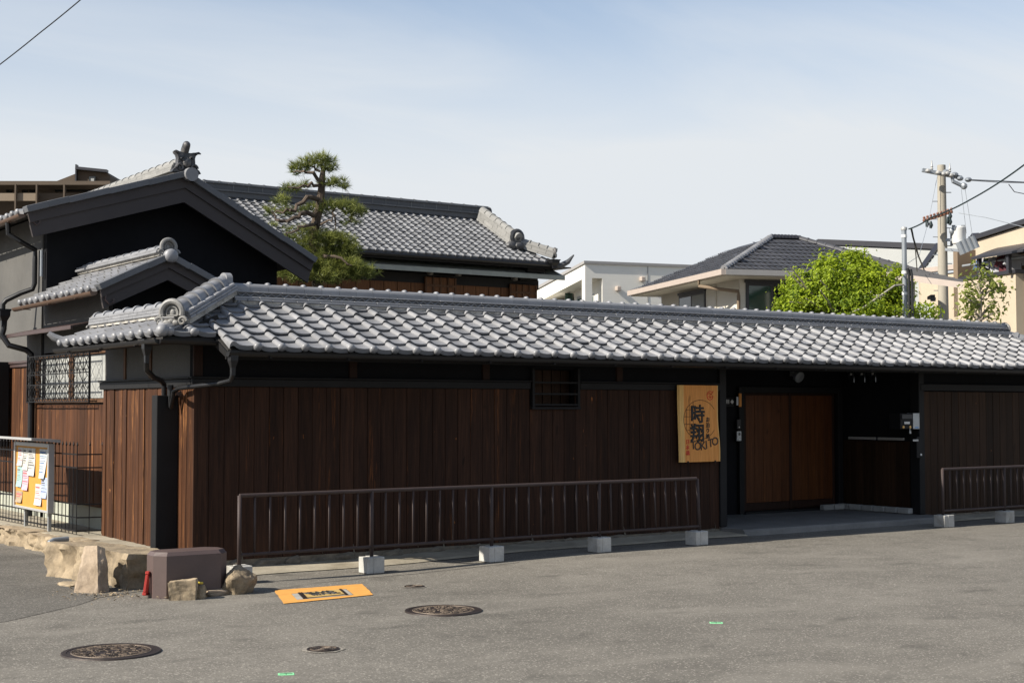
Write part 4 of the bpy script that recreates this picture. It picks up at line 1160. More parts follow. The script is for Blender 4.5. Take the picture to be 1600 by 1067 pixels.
# --- raised stone terrace along the side lane, notice board and iron fence
ZT = 0.19
edge = [(5.74,14.98),(5.60,15.75),(5.44,17.2),(5.30,19.6),(5.12,23.0),(4.95,30.0)]
b = MB(); b.prism([(x,y,ZT) for x,y in edge] + [(6.12,30.0,ZT),(6.12,17.3,ZT),(5.88,17.3,ZT),(5.88,14.98,ZT)], (0,0,-0.06))
struct('terrace', b, M['strip'])
rwall = thing('retaining_wall', 'low retaining wall of rough boulders edging the side lane', 'wall', (5.2,18,0))
def hewn(L, w, h, seed):
    bm = bmesh.new(); bmesh.ops.create_cube(bm, size=1, matrix=Matrix.Diagonal((L, w, h, 1)))
    bmesh.ops.subdivide_edges(bm, edges=[e for e in bm.edges if abs(e.verts[0].co.x-e.verts[1].co.x) > 0.01], cuts=max(6, int(L/0.045)), use_grid_fill=True)
    bmesh.ops.subdivide_edges(bm, edges=[e for e in bm.edges if abs(e.verts[0].co.x-e.verts[1].co.x) < 0.01], cuts=9, use_grid_fill=True)
    bm.normal_update()
    for v in bm.verts:
        q = v.co*5 + Vector((seed*7.7,0,0)); k = 0.014 if v.co.z > h*0.45 else 0.085
        e = max(abs(v.co.x)/(L/2), 0)**8*0.03
        v.co += v.normal*(noise.fractal(q, 0.75, 2.1, 6)*k - abs(noise.noise(q*1.7))*k*0.6) ; v.co.y *= 1-e
    me = bpy.data.meshes.new('stone'); bm.to_mesh(me); bm.free(); me.polygons.foreach_set('use_smooth', [True]*len(me.polygons)); sharp(me, 50)
    return me
k = 0
for i in range(1, len(edge)-1):
    (xa_, ya_), (xb_, yb_) = edge[i], edge[i+1]
    L = math.dist(edge[i], edge[i+1]); t = 0.0; dx, dy = (xb_-xa_)/L, (yb_-ya_)/L
    while t < L-0.1:
        l = min(random.uniform(0.75,1.5), L-t)
        c = (xa_+dx*(t+l/2)-0.03+random.uniform(-.02,.02), ya_+dy*(t+l/2), 0.066+random.uniform(-.01,.006))
        obj('stone', hewn(l-0.012, 0.26, 0.25, k+3), M['stone'], rwall, Matrix.Translation(c) @ Matrix.Rotation(math.atan2(dy,dx)+random.uniform(-.03,.03),4,'Z'))
        t += l; k += 1
def edge_block(label, loc, L, w, h, seed, rz_):
    return tag(obj('rock', hewn(L, w, h, seed), M['stone'], None, Matrix.Translation(loc) @ Matrix.Rotation(rz_,4,'Z') @ Matrix.Rotation(0.05,4,'X')), label, 'rock')
edge_block('broad rough edging block between the drain pipe and the pale guard stone', (4.93,14.86,0.09), 1.0, 0.56, 0.46, 21, 1.75)
edge_block('dark edging block in the shade between guard stone and brown box', (5.10,14.02,0.09), 0.95, 0.60, 0.46, 27, 1.62)
put_rock('flat slab of rock at the foot of the guard stone', (4.56,14.22,-0.02), (0.36,0.4,0.12), 36, 0.3, 'stone')
gv = MB()
for i in range(260):                                  # loose chippings at the foot of the stones
    a = random.random(); x = 4.35+a*0.5+random.gauss(0,0.16); y = 13.05+random.gauss(0,0.18)+0.7*abs(random.gauss(0,0.4)); s_ = random.uniform(0.006,0.022)
    gv.add([(x+s_*random.uniform(-1,1), y+s_*random.uniform(-1,1), 0.012+s_*random.uniform(-.3,.8)) for _ in range(4)], [(0,1,2),(0,3,1),(1,3,2),(0,2,3)])
tag(stuff(obj('gravel', gv, M['stone'])), 'loose stone chippings at the foot of the guard stone', 'gravel')
_p = onZ(77, 880)
dp = obj('drain_pipe', MB().tube([(_p.x,_p.y,-0.02),(_p.x,_p.y,0.20),(_p.x+0.005,_p.y+0.01,0.235),(_p.x+0.05,_p.y+0.02,0.255),(_p.x+0.22,_p.y+0.04,0.26)], 0.030, 10), M['pipe_grey'], smooth=True); tag(dp, 'short grey bent drain pipe on the stone retaining wall', 'pipe')

fe = thing('iron_fence', 'black iron picket fence on the stone terrace along the side lane', 'fence', (5.55,18,ZT))
fl = [(5.86,17.33),(5.575,17.40),(5.44,20.26),(5.22,24.5),(5.10,29.0)]
picket = MB().tube([(0,0,0),(0,0,1.06)], 0.0055, 6).lathe([(0.0055,0),(0.014,0.015),(0.001,0.06)],6,Matrix.Translation((0,0,1.06))).mesh('picket')
fi = 0
for i in range(len(fl)-1):
    a, c = Vector((*fl[i],ZT+0.02)), Vector((*fl[i+1],ZT+0.02)); L = (c-a).length; n = max(2, round(L/0.125))
    for k in range(n if i else n+0):
        p = a.lerp(c, k/n)
        obj('picket', picket, M['iron'], fe, Matrix.Translation(p))
    for zz in (0.04, 0.20, 0.36, 0.80, 0.96):
        obj('fence_rail', MB().bar(a+Vector((0,0,zz)), c+Vector((0,0,zz)), 0.012, 0.016), M['iron'], fe)

XB = 5.435
nbd = thing('notice_board', 'roofed aluminium notice board with ochre back hung on the iron fence', 'notice board', (XB, 18.85, 0.4))
za, zb = 0.43, 1.29
Y0, Y1 = 17.98, 19.50
obj('back_panel', MB().box(XB-0.01, XB+0.03, Y0+0.03, Y1-0.03, za+0.03, zb-0.03), M['corkboard'], nbd)
fr_ = MB().bbox(XB-0.035,XB+0.045,Y0,Y0+0.045,za,zb,.004).bbox(XB-0.035,XB+0.045,Y1-0.045,Y1,za,zb,.004).bbox(XB-0.03,XB+0.045,Y0+0.046,Y1-0.046,za,za+0.03,.004).bbox(XB-0.03,XB+0.045,Y0+0.046,Y1-0.046,zb-0.05,zb,.004)
obj('frame', fr_, M['alu'], nbd)
b = MB(); b.prism([(XB+0.10,Y0-0.05,zb+0.01),(XB+0.10,Y0-0.05,zb+0.05),(XB-0.26,Y0-0.05,zb+0.075),(XB-0.26,Y0-0.05,zb+0.045)], (0,Y1-Y0+0.10,0)); obj('roof', b, M['alu'], nbd)
for yy in (Y0+0.25, Y1-0.25): obj('post', MB().box(XB+0.046,XB+0.085,yy-0.02,yy+0.02,ZT,zb), M['steel'], nbd)
def print_mat(name, paper, ink, lines=34, dens=0.5):
    t = NT(name); v = t.n('ShaderNodeTexCoord').outputs['Generated']
    wv = t.n('ShaderNodeTexWave', wave_type='BANDS', bands_direction='Z'); wv.inputs['Scale'].default_value = lines/6.28*2; t.l(v, wv.inputs[0])
    mp = t.n('ShaderNodeMapping'); mp.inputs['Scale'].default_value = (1,26,9); t.l(v, mp.inputs[0])
    nz = t.noise(mp.outputs[0], 1.6, 2)
    blk = t.noise(v, 3.2, 1)
    f = t.math('MULTIPLY', t.math('MULTIPLY', t.rng(wv.outputs['Fac'], 0.3, 0.5), t.rng(nz, 0.40, 0.50)), t.rng(blk, 0.55-dens*0.3, 0.62-dens*0.3))
    t.l(t.mix(t.math('MULTIPLY', f, 0.7), paper, ink), t.b.inputs['Base Color']); t.b.inputs['Roughness'].default_value = 0.7
    return t.m
wp = (0.50,0.49,0.46,1); kx = (0.12,0.12,0.14,1)
papers = [ # (u0,u1,v0,v1, skew, material, label): u from the far (left) edge, v from the bottom
 (0.06,0.22,0.66,0.97,0.0,print_mat('print_a',wp,kx),'white printed notice at the top left of the notice board'),
 (0.23,0.40,0.60,0.97,0.0,print_mat('print_b',wp,(0.2,0.18,0.1,1)),'white notice with yellow heading second from the left on the notice board'),
 (0.39,0.60,0.52,0.97,0.0,print_mat('print_c',wp,kx,26),'tall white typed notice at the top middle of the notice board'),
 (0.73,0.97,0.50,0.97,0.10,print_mat('print_d',wp,(0.1,0.25,0.35,1),30),'long white notice with pale red crest at the top right of the notice board'),
 (0.04,0.21,0.31,0.645,0.0,print_mat('print_e',(0.32,0.44,0.41,1),(0.15,0.4,0.35,1),18,0.9),'pale green poster at the left of the notice board'),
 (0.22,0.40,0.27,0.60,0.0,print_mat('print_f',(0.52,0.42,0.42,1),(0.75,0.10,0.30,1),14,0.9),'pink and white flyer left of centre on the notice board'),
 (0.02,0.22,0.05,0.24,0.02,print_mat('print_g',(0.36,0.27,0.16,1),kx),'buff sheet at the bottom left corner of the notice board'),
 (0.62,0.80,0.06,0.40,-0.03,print_mat('print_h',wp,(0.5,0.55,0.6,1),10,0.2),'curling blank white sheet at the lower right of the notice board'),
 (0.79,0.97,0.19,0.52,0.0,print_mat('print_i',(0.42,0.46,0.50,1),(0.05,0.13,0.45,1),16,0.9),'blue and white flyer at the right edge of the notice board')]
PM = [plain('print_grey',(0.16,0.16,0.17),.8), plain('print_blue',(0.07,0.14,0.28),.8), plain('print_red',(0.40,0.12,0.12),.8), plain('print_black',(0.07,0.07,0.07),.8)]
for u0,u1,v0,v1,sk,m,lab_ in papers:
    yA = Y1-0.05-u0*(Y1-Y0-0.1); yB = Y1-0.05-u1*(Y1-Y0-0.1); zA = za+0.03+v0*(zb-za-0.08); zB = za+0.03+v1*(zb-za-0.08)
    b = MB(); n = 5
    for k in range(n+1):
        t = k/n; zz = zA+(zB-zA)*t; x = XB-0.013-0.02*(1-t)**3
        s_ = sk*(1-t)
        b.v += [(x, yA-s_*0.3, zz), (x, yB+s_, zz), (x-0.0015, yA-s_*0.3, zz), (x-0.0015, yB+s_, zz)]
    for k in range(n):
        a = k*4; b.f += [(a,a+1,a+5,a+4),(a+3,a+2,a+6,a+7)]
    b.f += [(0,2,3,1),(n*4,n*4+1,n*4+3,n*4+2)]
    ps = tag(obj('poster', b, m), lab_, 'poster')
    pr_ = MB(); zz = zB-0.03; q_ = 0; rr = random.Random(int(u0*100+v0*1000))
    while zz > zA+0.08:
        hd = q_ == 0; hgt = 0.022 if hd else rr.choice((0.006,0.006,0.012)); t = (zz-zA)/(zB-zA); x = XB-0.0152-0.02*(1-t)**3
        ln_ = rr.uniform(0.45,0.95); y_a = yA-0.015; y_b = yB+0.015+sk*(1-t)
        pr_.box(x-0.0012, x, y_a+(y_b-y_a)*ln_, y_a, zz-hgt, zz); zz -= hgt+rr.choice((0.014,0.02,0.035)); q_ += 1
    if pr_.v: stuff(obj('print', pr_, PM[int(u0*100) % 4], ps))

# --- a ragged seam in the road before the railing
cr_ = MB(); prev = None
for k in range(60):
    t = k/59; x = 6.55+2.6*t; y = 13.02+0.16*t+0.05*noise.noise(Vector((x*1.6,0,2)))+0.02*noise.noise(Vector((x*7,0,0))); w_ = 0.006+0.006*abs(noise.noise(Vector((x*5,3,0))))
    z = gz(x,y)-0.0015; cur = [(x,y-w_,z),(x,y+w_,z)]
    if prev: cr_.add(prev+cur, [(0,2,3,1)])
    prev = cur
struct('road_seam', cr_, plain('dark_seam', (0.035,0.032,0.028), 0.95, 0.2))
# ================================================================== the black gabled house behind the corner
XL = 6.10; YA = 20.58; YB = 17.745; VA, VB = 20.12, 17.28
hs = thing('gabled_house', 'black plastered gabled house with a small gabled wing and grey side wall on the lane', 'house', (XL, YB, 0.19))
pkA, lA, rA = Vector((7.99,VA,5.17)), Vector((5.68,VA,4.475)), Vector((10.12,VA,4.02))     # tile line of the verge
pkB, lB, rB = Vector((6.66,VB,3.64)), Vector((5.76,VB,3.21)), Vector((7.44,VB,3.27))
XRA = 9.69; LEN = 29.0
def zA_(x, d=0.0):
    return (pkA.z + (lA.z-pkA.z)*(pkA.x-x)/(pkA.x-lA.x) if x < pkA.x else pkA.z + (rA.z-pkA.z)*(x-pkA.x)/(rA.x-pkA.x)) - d
def zB_(x, d=0.0):
    return (pkB.z + (lB.z-pkB.z)*(pkB.x-x)/(pkB.x-lB.x) if x < pkB.x else pkB.z + (rB.z-pkB.z)*(x-pkB.x)/(rB.x-pkB.x)) - d
b = MB(); b.prism([(XL+.02,YA,0.1),(XRA,YA,0.1),(XRA,YA,zA_(XRA,.12)),(pkA.x,YA,pkA.z-.12),(XL+.02,YA,zA_(XL,.12))], (0,0.15,0)); gw = obj('gable_wall', b, M['black_plaster'], hs)
b = MB().box(XL, XL+0.16, YA+0.15, LEN, 2.425, zA_(XL,.12)); lw = obj('lane_wall', b, M['grey_plaster'], hs); lw['label'] = 'sunlit grey plaster wall on the lane'
b = MB().box(XRA-0.15, XRA, YA+0.15, LEN, 0.1, zA_(XRA,.12)); obj('garden_wall', b, M['black_plaster'], hs)
b = MB(); b.prism([(XL,LEN,0.1),(XRA,LEN,0.1),(XRA,LEN,zA_(XRA,.12)),(pkA.x,LEN,pkA.z-.12),(XL,LEN,zA_(XL,.12))], (0,0.15,0)); obj('gable_wall', b, M['black_plaster'], hs)
# wing walls
b = MB(); b.prism([(XL+.01,YB,1.9),(7.25,YB,1.9),(7.25,YB,zB_(7.25,.1)),(pkB.x,YB,pkB.z-.1),(XL+.01,YB,zB_(XL,.1))], (0,0.12,0)); obj('wing_gable_wall', b, M['black_plaster'], hs)
b = MB().box(XL, XL+0.14, YB+0.12, YA, 2.5, zB_(XL,.1)); obj('wing_side_wall', b, M['shaded_grey_plaster'], hs)
b = MB().box(7.12, 7.25, YB+0.12, YA, 0.1, zB_(7.25,.1)); obj('wing_garden_wall', b, M['black_plaster'], hs)
# lower lane wall: concrete plinth, boards and window
ZP = 0.46
b = MB().box(XL+0.02, XL+0.2, 17.36, LEN, ZT, ZP); obj('plinth', b, plain('pale_green_plinth', (0.34,0.35,0.29), 0.9, 0.15, 3, 0.3, 60), hs)
b = MB().box(XL+0.02, XL+0.10, 17.36, 20.96, ZP, 1.79).box(XL+0.02, XL+0.10, 20.96, LEN, ZP, 2.40).box(XL+0.02, XL+0.10, 17.36, 17.88, 1.79, 2.6)
lb = obj('board_wall', b, M['black_wood'], hs)
y = 17.38; i = 0
while y < LEN-0.1:
    wd = [0.15,0.12,0.16,0.13][i % 4]
    z1 = 1.775 if y < 20.9 else 2.32
    obj('board', board_mesh(wd, z1-ZP-0.005), M['board_side'], lb, Matrix.Translation((XL+0.008+random.uniform(-.006,.006), y+wd/2, ZP+0.005)) @ Matrix.Rotation(R(90)+random.uniform(-.06,.06),4,'Z'))
    y += wd; i += 1
obj('board_cap', MB().bbox(XL-0.03,XL+0.09,20.96,LEN,2.33,2.38,.005).bbox(XL-0.05,XL+0.09,20.96,LEN,2.382,2.42,.005), M['copper'], lb)
obj('corner_post', MB().bbox(XL-0.03,XL+0.03,20.88,20.95,ZP,2.42,.005), M['beam'], lb)
# window with iron grille
wd_ = obj('window', MB().box(XL+0.06,XL+0.10,17.9,20.9,1.80,2.46), M['black_wood'], hs)
for ya_, yb_, m in ((17.95,18.62,'glass_frost'),(18.66,19.30,'glass_frost'),(19.50,20.10,'glass_frost'),(20.14,20.80,'curtain')):
    p_ = obj('pane', MB().box(XL+0.03,XL+0.045,ya_,yb_,1.86,2.42), M[m], wd_)
obj('wooden_mullion', MB().bbox(XL+0.01,XL+0.05,19.31,19.49,1.83,2.44,.004), M['beam'], wd_)
obj('window_frame', MB().bbox(XL-0.01,XL+0.055,17.88,17.94,1.80,2.46,.004).bbox(XL-0.01,XL+0.055,20.82,20.88,1.80,2.46,.004).bbox(XL-0.03,XL+0.055,17.941,20.819,1.80,1.85,.004).bbox(XL-0.01,XL+0.055,17.941,20.819,2.43,2.47,.004), M['beam'], wd_)
gr = MB(); xg = XL-0.13
for zz in (1.815, 2.05, 2.19, 2.45): gr.bar((xg,18.20,zz),(xg,20.92,zz),0.012,0.014)
for yy in (18.20, 20.92): gr.bar((xg,yy,1.80),(xg,yy,2.46),0.02,0.02)
for yy in (18.20, 20.92):
    for zz in (1.82, 2.45): gr.bar((xg,yy,zz),(XL,yy,zz),0.014,0.014)
for k in range(11):
    yc = 18.20+2.72*(k+0.5)/11; hw = 2.72/22
    gr.bar((xg,yc-hw,1.815),(xg,yc-hw,2.45),0.008,0.008)
    for z0, z1 in ((1.83,2.04),(2.20,2.44)):
        gr.bar((xg,yc-hw,z0),(xg,yc+hw,z1),0.008,0.008); gr.bar((xg,yc+hw,z0),(xg,yc-hw,z1),0.008,0.008)
        for zc in (z0+0.015, z1-0.015):
            for s_ in (-1,1):
                gr.tube([(xg-0.006, yc+s_*(0.035+0.024*math.cos(a)), zc+0.024*math.sin(a)) for a in [5.0*q/8 for q in range(9)]], 0.0045, 4)
    if k % 2 == 0:
        gr.tube([(xg-0.004, yc+0.05*math.sin(2*math.pi*q/12), 2.065+0.11*q/12) for q in range(13)], 0.006, 4)
    else: gr.bar((xg,yc-hw,2.06),(xg,yc+hw*0.2,2.18),0.008,0.008)
obj('window_grille', gr, M['iron'], wd_)
# metal canopy over the window
cn_ = MB(); cn_.prism([(XL,18.15,2.86),(5.72,18.15,2.775),(5.72,18.15,2.755),(XL,18.15,2.84)], (0,3.3,0)); cn_.bbox(5.70,5.735,18.14,21.46,2.725,2.775,.004)
obj('window_canopy', cn_, M['copper'], hs)
obj('black_shutter_box', MB().bbox(5.86,6.07,22.2,23.3,1.15,2.42,.01), M['black_wood'], hs)

# roofs
def slope_deck(p_e, p_r, y0, y1, th_=0.06):
    return MB().prism([(p_e.x,y0,p_e.z-0.02),(p_r.x,y0,p_r.z-0.02),(p_r.x,y0,p_r.z-0.02-th_),(p_e.x,y0,p_e.z-0.02-th_)], (0,y1-y0,0))
rA_ = obj('main_roof', slope_deck(lA+Vector((0.04,0,0)), pkA, VA+0.03, LEN+0.5), M['deck'], hs)
obj('roof_deck', slope_deck(rA-Vector((0.04,0,0)), pkA, VA+0.03, LEN+0.5), M['deck'], rA_)
dl = (pkA-lA).normalized(); dr_ = (pkA-rA).normalized()
plA = tile_places((lA.x,VA+0.27*31+0.1,lA.z-0.04), (0,-1,0), dl, 31, int((pkA-lA).length/0.22), 0.27, 0.22)
plA += tile_places((rA.x,VA+0.1,rA.z-0.04), (0,1,0), dr_, 31, int((pkA-rA).length/0.22), 0.27, 0.22)
near = [p for p in plA if p[0] and p[1].translation.x < 7][-14:]
ids = set(id(p) for p in near)
for f_, Mx in near: obj('eave_tile', TE, M['tile'], rA_, Mx)
join_places('main_roof_tile_field', [p for p in plA if id(p) not in ids], TM, TE, M['tile'], rA_)
rB_ = obj('wing_roof', slope_deck(lB+Vector((0.04,0,0)), pkB, VB+0.03, YA+0.02), M['deck'], hs)
obj('roof_deck', slope_deck(rB-Vector((0.04,0,0)), pkB, VB+0.03, YA+0.02), M['deck'], rB_)
dl2 = (pkB-lB).normalized(); dr2 = (pkB-rB).normalized()
plB = tile_places((lB.x,VB+0.272*12+0.02,lB.z-0.035), (0,-1,0), dl2, 12, 5, 0.272, 0.205)
lay_tiles(plB, TM, TE, M['tile'], rB_, 300)
join_places('wing_tile_field', tile_places((rB.x,VB+0.02,rB.z-0.035), (0,1,0), dr2, 12, 4, 0.272, 0.205), TM, TE, M['tile'], rB_)
def verge(p_e, p_r, y, m, parent, h=0.105, n=None, toward=1):
    """overlapping edge tiles down a gable"""
    L = (p_r-p_e).length; n = n or max(3, round(L/0.29)); d = (p_r-p_e).normalized()
    x = d if d.x > 0 else d; yv = Vector((0,1,0)); z = x.cross(yv)
    if z.z < 0: z = -z
    for k in range(n):
        me = box_mesh(L/n+0.012, 0.20, h)
        Mx = frame(p_e + d*(k*L/n) + Vector((0,y,0)) - z*(h*0.62-0.004*(k%2)), d, z.cross(d), z)
        obj('verge_tile', me, m, parent, Mx @ Matrix.Rotation(-0.012,4,'Y'))
def barge(p_e, p_r, y, parent, drop, deep, m='barge'):
    """stepped barge board under the verge tiles, cut square at its foot"""
    d = (p_r-p_e).normalized()
    e = p_e + d*0.02
    for (o0, o1, ty) in ((drop, drop+deep*0.42, 0.0), (drop+deep*0.42, drop+deep, 0.03)):
        e0 = e + d*(o0*0.25); e1 = e + d*(o1*0.25)
        q = [(e0.x, y+ty, e0.z-o0), (p_r.x, y+ty, p_r.z-o0), (p_r.x, y+ty, p_r.z-o1), (e1.x, y+ty, e1.z-o1)]
        obj('barge_board', MB().prism(q, (0,0.05,0)), M[m], parent)
verge(lA, pkA, 0.03, M['verge'], rA_, 0.09); verge(rA, pkA, 0.03, M['verge'], rA_, 0.09)
barge(lA, pkA, VA+0.0, rA_, 0.055, 0.36); barge(rA, pkA, VA+0.0, rA_, 0.055, 0.36)
verge(lB, pkB, 0.03, M['verge'], rB_, 0.08); verge(rB, pkB, 0.03, M['verge'], rB_, 0.08)
barge(lB, pkB, VB+0.0, rB_, 0.045, 0.26); barge(rB, pkB, VB+0.0, rB_, 0.045, 0.26)
# ridges
ridge_run(rA_, pkA+Vector((0,0.10,-0.02)), (pkA.x,LEN+0.4,pkA.z-0.02), [(0.26,0.05,'core'),(0.40,0.035,'n'),(0.37,0.035,'n'),(0.34,0.035,'n'),(0.31,0.035,'n')], 0.10, 0.30, M['ridge_pale'], nl=0.6, ring=0.008)
ridge_run(rB_, pkB+Vector((0,0.06,0.0)), (pkB.x,YA-0.02,pkB.z), [(0.22,0.03,'core'),(0.30,0.032,'n'),(0.27,0.032,'n')], 0.062, 0.30, M['ridge'], nl=0.4, ring=0.01)
oni(rB_, frame(pkB+Vector((0,0.02,0.02)), (0,-1,0), (1,0,0), (0,0,1)), 0.15, M['oni'])
bl = MB().tube([pkB+Vector((0,-0.08,-0.01)), pkB+Vector((0,0.2,0.0))], 0.085, 14); bl.ball(pkB+Vector((0,-0.08,-0.01)), (0.088,0.05,0.088), 14, 8); obj('ridge_roll_end', bl, M['ridge'], rB_, smooth=True)
# large gable ornament with a knob on top
g0 = pkA + Vector((0.02,0.0,0.02)); o_ = MB()
half = [(0.34,0.0),(0.30,0.06),(0.24,0.10),(0.205,0.18),(0.195,0.30),(0.215,0.36),(0.26,0.395),(0.27,0.43),(0.16,0.425),(0.10,0.41)]
out = [(g0.x+a, g0.y, g0.z+c) for a, c in half] + [(g0.x-a, g0.y, g0.z+c) for a, c in reversed(half)]
o_.prism(out, (0,0.14,0))
for s_ in (-1,1):
    o_.tube([(g0.x+s_*(0.16+0.09*(1-q/16)*math.cos(2.5*math.pi*q/16)), g0.y-0.02, g0.z+0.09+0.09*(1-q/16)*math.sin(2.5*math.pi*q/16)) for q in range(15)], 0.028, 6)
    o_.tube([(g0.x+s_*(0.09+0.06*(1-q/16)*math.cos(2.5*math.pi*q/16)), g0.y-0.03, g0.z+0.27+0.06*(1-q/16)*math.sin(2.5*math.pi*q/16)) for q in range(15)], 0.022, 6)
    o_.tube([(g0.x+s_*0.20,g0.y-0.01,g0.z+0.40),(g0.x+s_*0.27,g0.y-0.02,g0.z+0.42),(g0.x+s_*0.32,g0.y-0.02,g0.z+0.405)], [0.03,0.028,0.012], 6)
o_.ball((g0.x,g0.y-0.02,g0.z+0.20), (0.10,0.06,0.11), 10, 6)
OS = Matrix.Translation(g0) @ Matrix.Diagonal((0.66,0.8,0.72,1)) @ Matrix.Translation(-g0)
on = obj('gable_ornament', o_, M['oni_dark'], rA_, OS, smooth=True)
obj('knob', MB().tube([(g0.x-0.02,g0.y+0.12,g0.z+0.36),(g0.x-0.02,g0.y+0.05,g0.z+0.47),(g0.x-0.02,g0.y-0.02,g0.z+0.56)], [0.085,0.09,0.085], 12).ball((g0.x-0.02,g0.y-0.02,g0.z+0.56),0.085,12,8), M['oni_dark'], on, OS, smooth=True)
obj('ridge_roll_end', MB().tube([(g0.x+0.03,g0.y-0.14,g0.z-0.04),(g0.x+0.03,g0.y+0.12,g0.z-0.02)], 0.10, 16), M['ridge'], on, smooth=True)
# gutters and pipes
gutter_run('gutter', [(lB.x-0.03,VB+0.06,lB.z-0.06),(lB.x-0.03,YA+0.15,lB.z-0.075)], 0.05, M['gutter_brown'], rB_, 0.9)
gutter_run('gutter', [(lA.x-0.03,VA+0.06,lA.z-0.07),(lA.x-0.03,LEN,lA.z-0.12)], 0.055, M['gutter_brown'], rA_, 0.9)
for p_, m_ in ((lB, rB_), (lA, rA_)):
    gb = p_ + Vector((0.10, 0.03, -0.06))
    obj('gutter_hook', MB().tube([gb+Vector((0,-0.02,0)), gb+Vector((0.0,-0.02,-0.10)), gb+Vector((0.05,-0.02,-0.15)), gb+Vector((0.10,-0.02,-0.12)), gb+Vector((0.10,-0.02,-0.08))], 0.010, 6), M['copper'], m_, smooth=True)
xp = XL-0.06
b = MB().tube([(lA.x-0.03,VA+0.75,lA.z-0.12),(lA.x-0.02,VA+0.75,lA.z-0.28),(lA.x+0.12,VA+0.68,lA.z-0.38),(xp,YA+0.30,lA.z-0.48),(xp,YA+0.30,lA.z-0.62),(xp,YA+0.30,zB_(XL)+0.14),(xp-0.02,YA+0.32,zB_(XL)+0.06),(xp-0.16,YA+0.42,zB_(XL)+0.0),(lB.x-0.06,YA+0.50,lB.z+0.06),(lB.x-0.10,YA+0.52,lB.z+0.0),(lB.x-0.10,YA+0.52,lB.z-0.14)], 0.036, 10)
obj('downpipe', b, M['gutter'], hs, smooth=True)
obj('wall_pipe', MB().tube([(XL-0.03,YA+0.08,3.6),(XL-0.03,YA+0.08,lA.z-0.5)], 0.022, 8), M['pipe_grey'], hs, smooth=True)
obj('rain_hopper', hopper((lB.x-0.09, YA+0.50, lB.z-0.10), 0.08), M['gutter'], hs)
b = MB().tube([(lB.x-0.09,YA+0.50,lB.z-0.3),(lB.x-0.09,YA+0.50,2.86),(lB.x-0.11,YA+0.50,2.76),(5.72,YA+0.40,2.62),(5.95,20.95,2.56),(6.02,20.93,2.50),(6.03,20.93,2.38),(6.03,20.93,ZT)], 0.042, 10)
obj('downpipe', b, M['gutter'], hs, smooth=True)
# ================================================================== the two-storey main house behind
Yh = 32.7; PH = 0.52
ze = onY(700, 398, Yh).z; k_ = onY(700, 336, 1.0).z - H
Yg = (ze - PH*Yh - H)/(k_ - PH); zg = ze + PH*(Yg-Yh)
x1 = onY(872, 412, Yh).x; x0 = onY(318, 290, Yg).x
mh = thing('main_house', 'two storey old timber house with broad tiled roof behind the gate house', 'house', (x0, Yh+0.8, 0))
thH = math.atan(PH); cH, sH = math.cos(thH), math.sin(thH); nH = Vector((0,-sH,cH)); pH0 = Vector((0,Yh,ze))
xr = onY(762, 335, Yg).x                        # ridge end
xd = onY(742, 338, Yg).x                        # head of the descending ridge
pd = onP(806, 388, pH0, nH); pc = Vector((x1,Yh,ze))
b = MB(); b.prism([(x0,Yh+0.05,ze-0.03),(x1,Yh+0.05,ze-0.03),(x1-0.3,Yh+0.6,ze+PH*0.55-0.03),(xr+0.2,Yg,zg-0.03),(x0,Yg,zg-0.03)], (0,0,-0.08))
b.prism([(x0,Yg,zg-0.03),(xr+0.2,Yg,zg-0.03),(x1,2*Yg-Yh,ze),(x0,2*Yg-Yh,ze)], (0,0,-0.08))
b.prism([(x1,Yh+0.05,ze-0.03),(x1,2*Yg-Yh,ze-0.03),(xr+0.1,Yg,zg-0.6)], (0,0,-0.08))
hr = obj('roof', b, M['deck'], mh)
wH = 0.245
TMf = tile_mesh('roof_tile', wH, 0.25, 0.034, 0.02, False, [0,0.05,0.15,0.28,0.45,0.7,1.0]); TEf = tile_mesh('eave_tile', wH, 0.25, 0.034, 0.02, True, [0,0.05,0.15,0.28,0.45,0.7,1.0])
nrow = int(math.hypot(Yg-Yh, zg-ze)/0.225)+1
vH = Vector((0,cH,sH))
ncol = int((x1-x0)/wH)
def keepH(c):
    t = (c.y-Yh)/(Yg-Yh)
    dl_ = xd+0.0
    if c.y > pd.y: return c.x < xd + (pd.x-xd)*(Yg-c.y)/(Yg-pd.y) + 0.15
    return c.x < pc.x + (pd.x-pc.x)*(c.y-Yh)/(pd.y-Yh) + 0.12
plH = tile_places((x1-ncol*wH, Yh, ze-0.02), (1,0,0), vH, ncol, nrow, wH, 0.225, keepH, 0.008)
hid = lambda p: onscreen(p)
def onscreen(v):
    d = v-CAM; z = d.dot(FW); return (CX+F*d.dot(RT)/z, CY-F*d.dot(UP)/z)
vis = [p for p in plH if onscreen(p[1].translation)[0] > 545]
vis.sort(key=lambda p: -onscreen(p[1].translation)[1])
chosen = set(id(p) for p in vis[:300])
for f_, Mx in [p for p in plH if id(p) in chosen]: obj('eave_tile' if f_ else 'roof_tile', TEf if f_ else TMf, M['tile_far'], hr, Mx)
join_places('roof_tile_field', [p for p in plH if id(p) not in chosen], TMf, TEf, M['tile_far'], hr)
rzb = zg-0.06
ridge_run(hr, (x0,Yg,rzb), (xr,Yg,rzb), [(0.36,0.13,'dark'),(0.44,0.04,'n'),(0.26,0.15,'dark'),(0.32,0.03,'n')], 0.075, 0.42, M['ridge_dark'], nl=0.42, ring=0.012)
wv_ = MB().box(0,0.012,-0.14,-0.132,0.07,0.25).mesh('ridge_wire')
for i in range(int((xr-x0)/0.42)-1): obj('ridge_wire', wv_, M['ridge_pale'], hr, Matrix.Translation((xr-0.2-i*0.42, Yg, rzb+0.10)))
oni(hr, frame((xr+0.02,Yg,rzb+0.1), (1,0,0), (0,1,0), (0,0,1)), 0.22, M['oni_dark'])
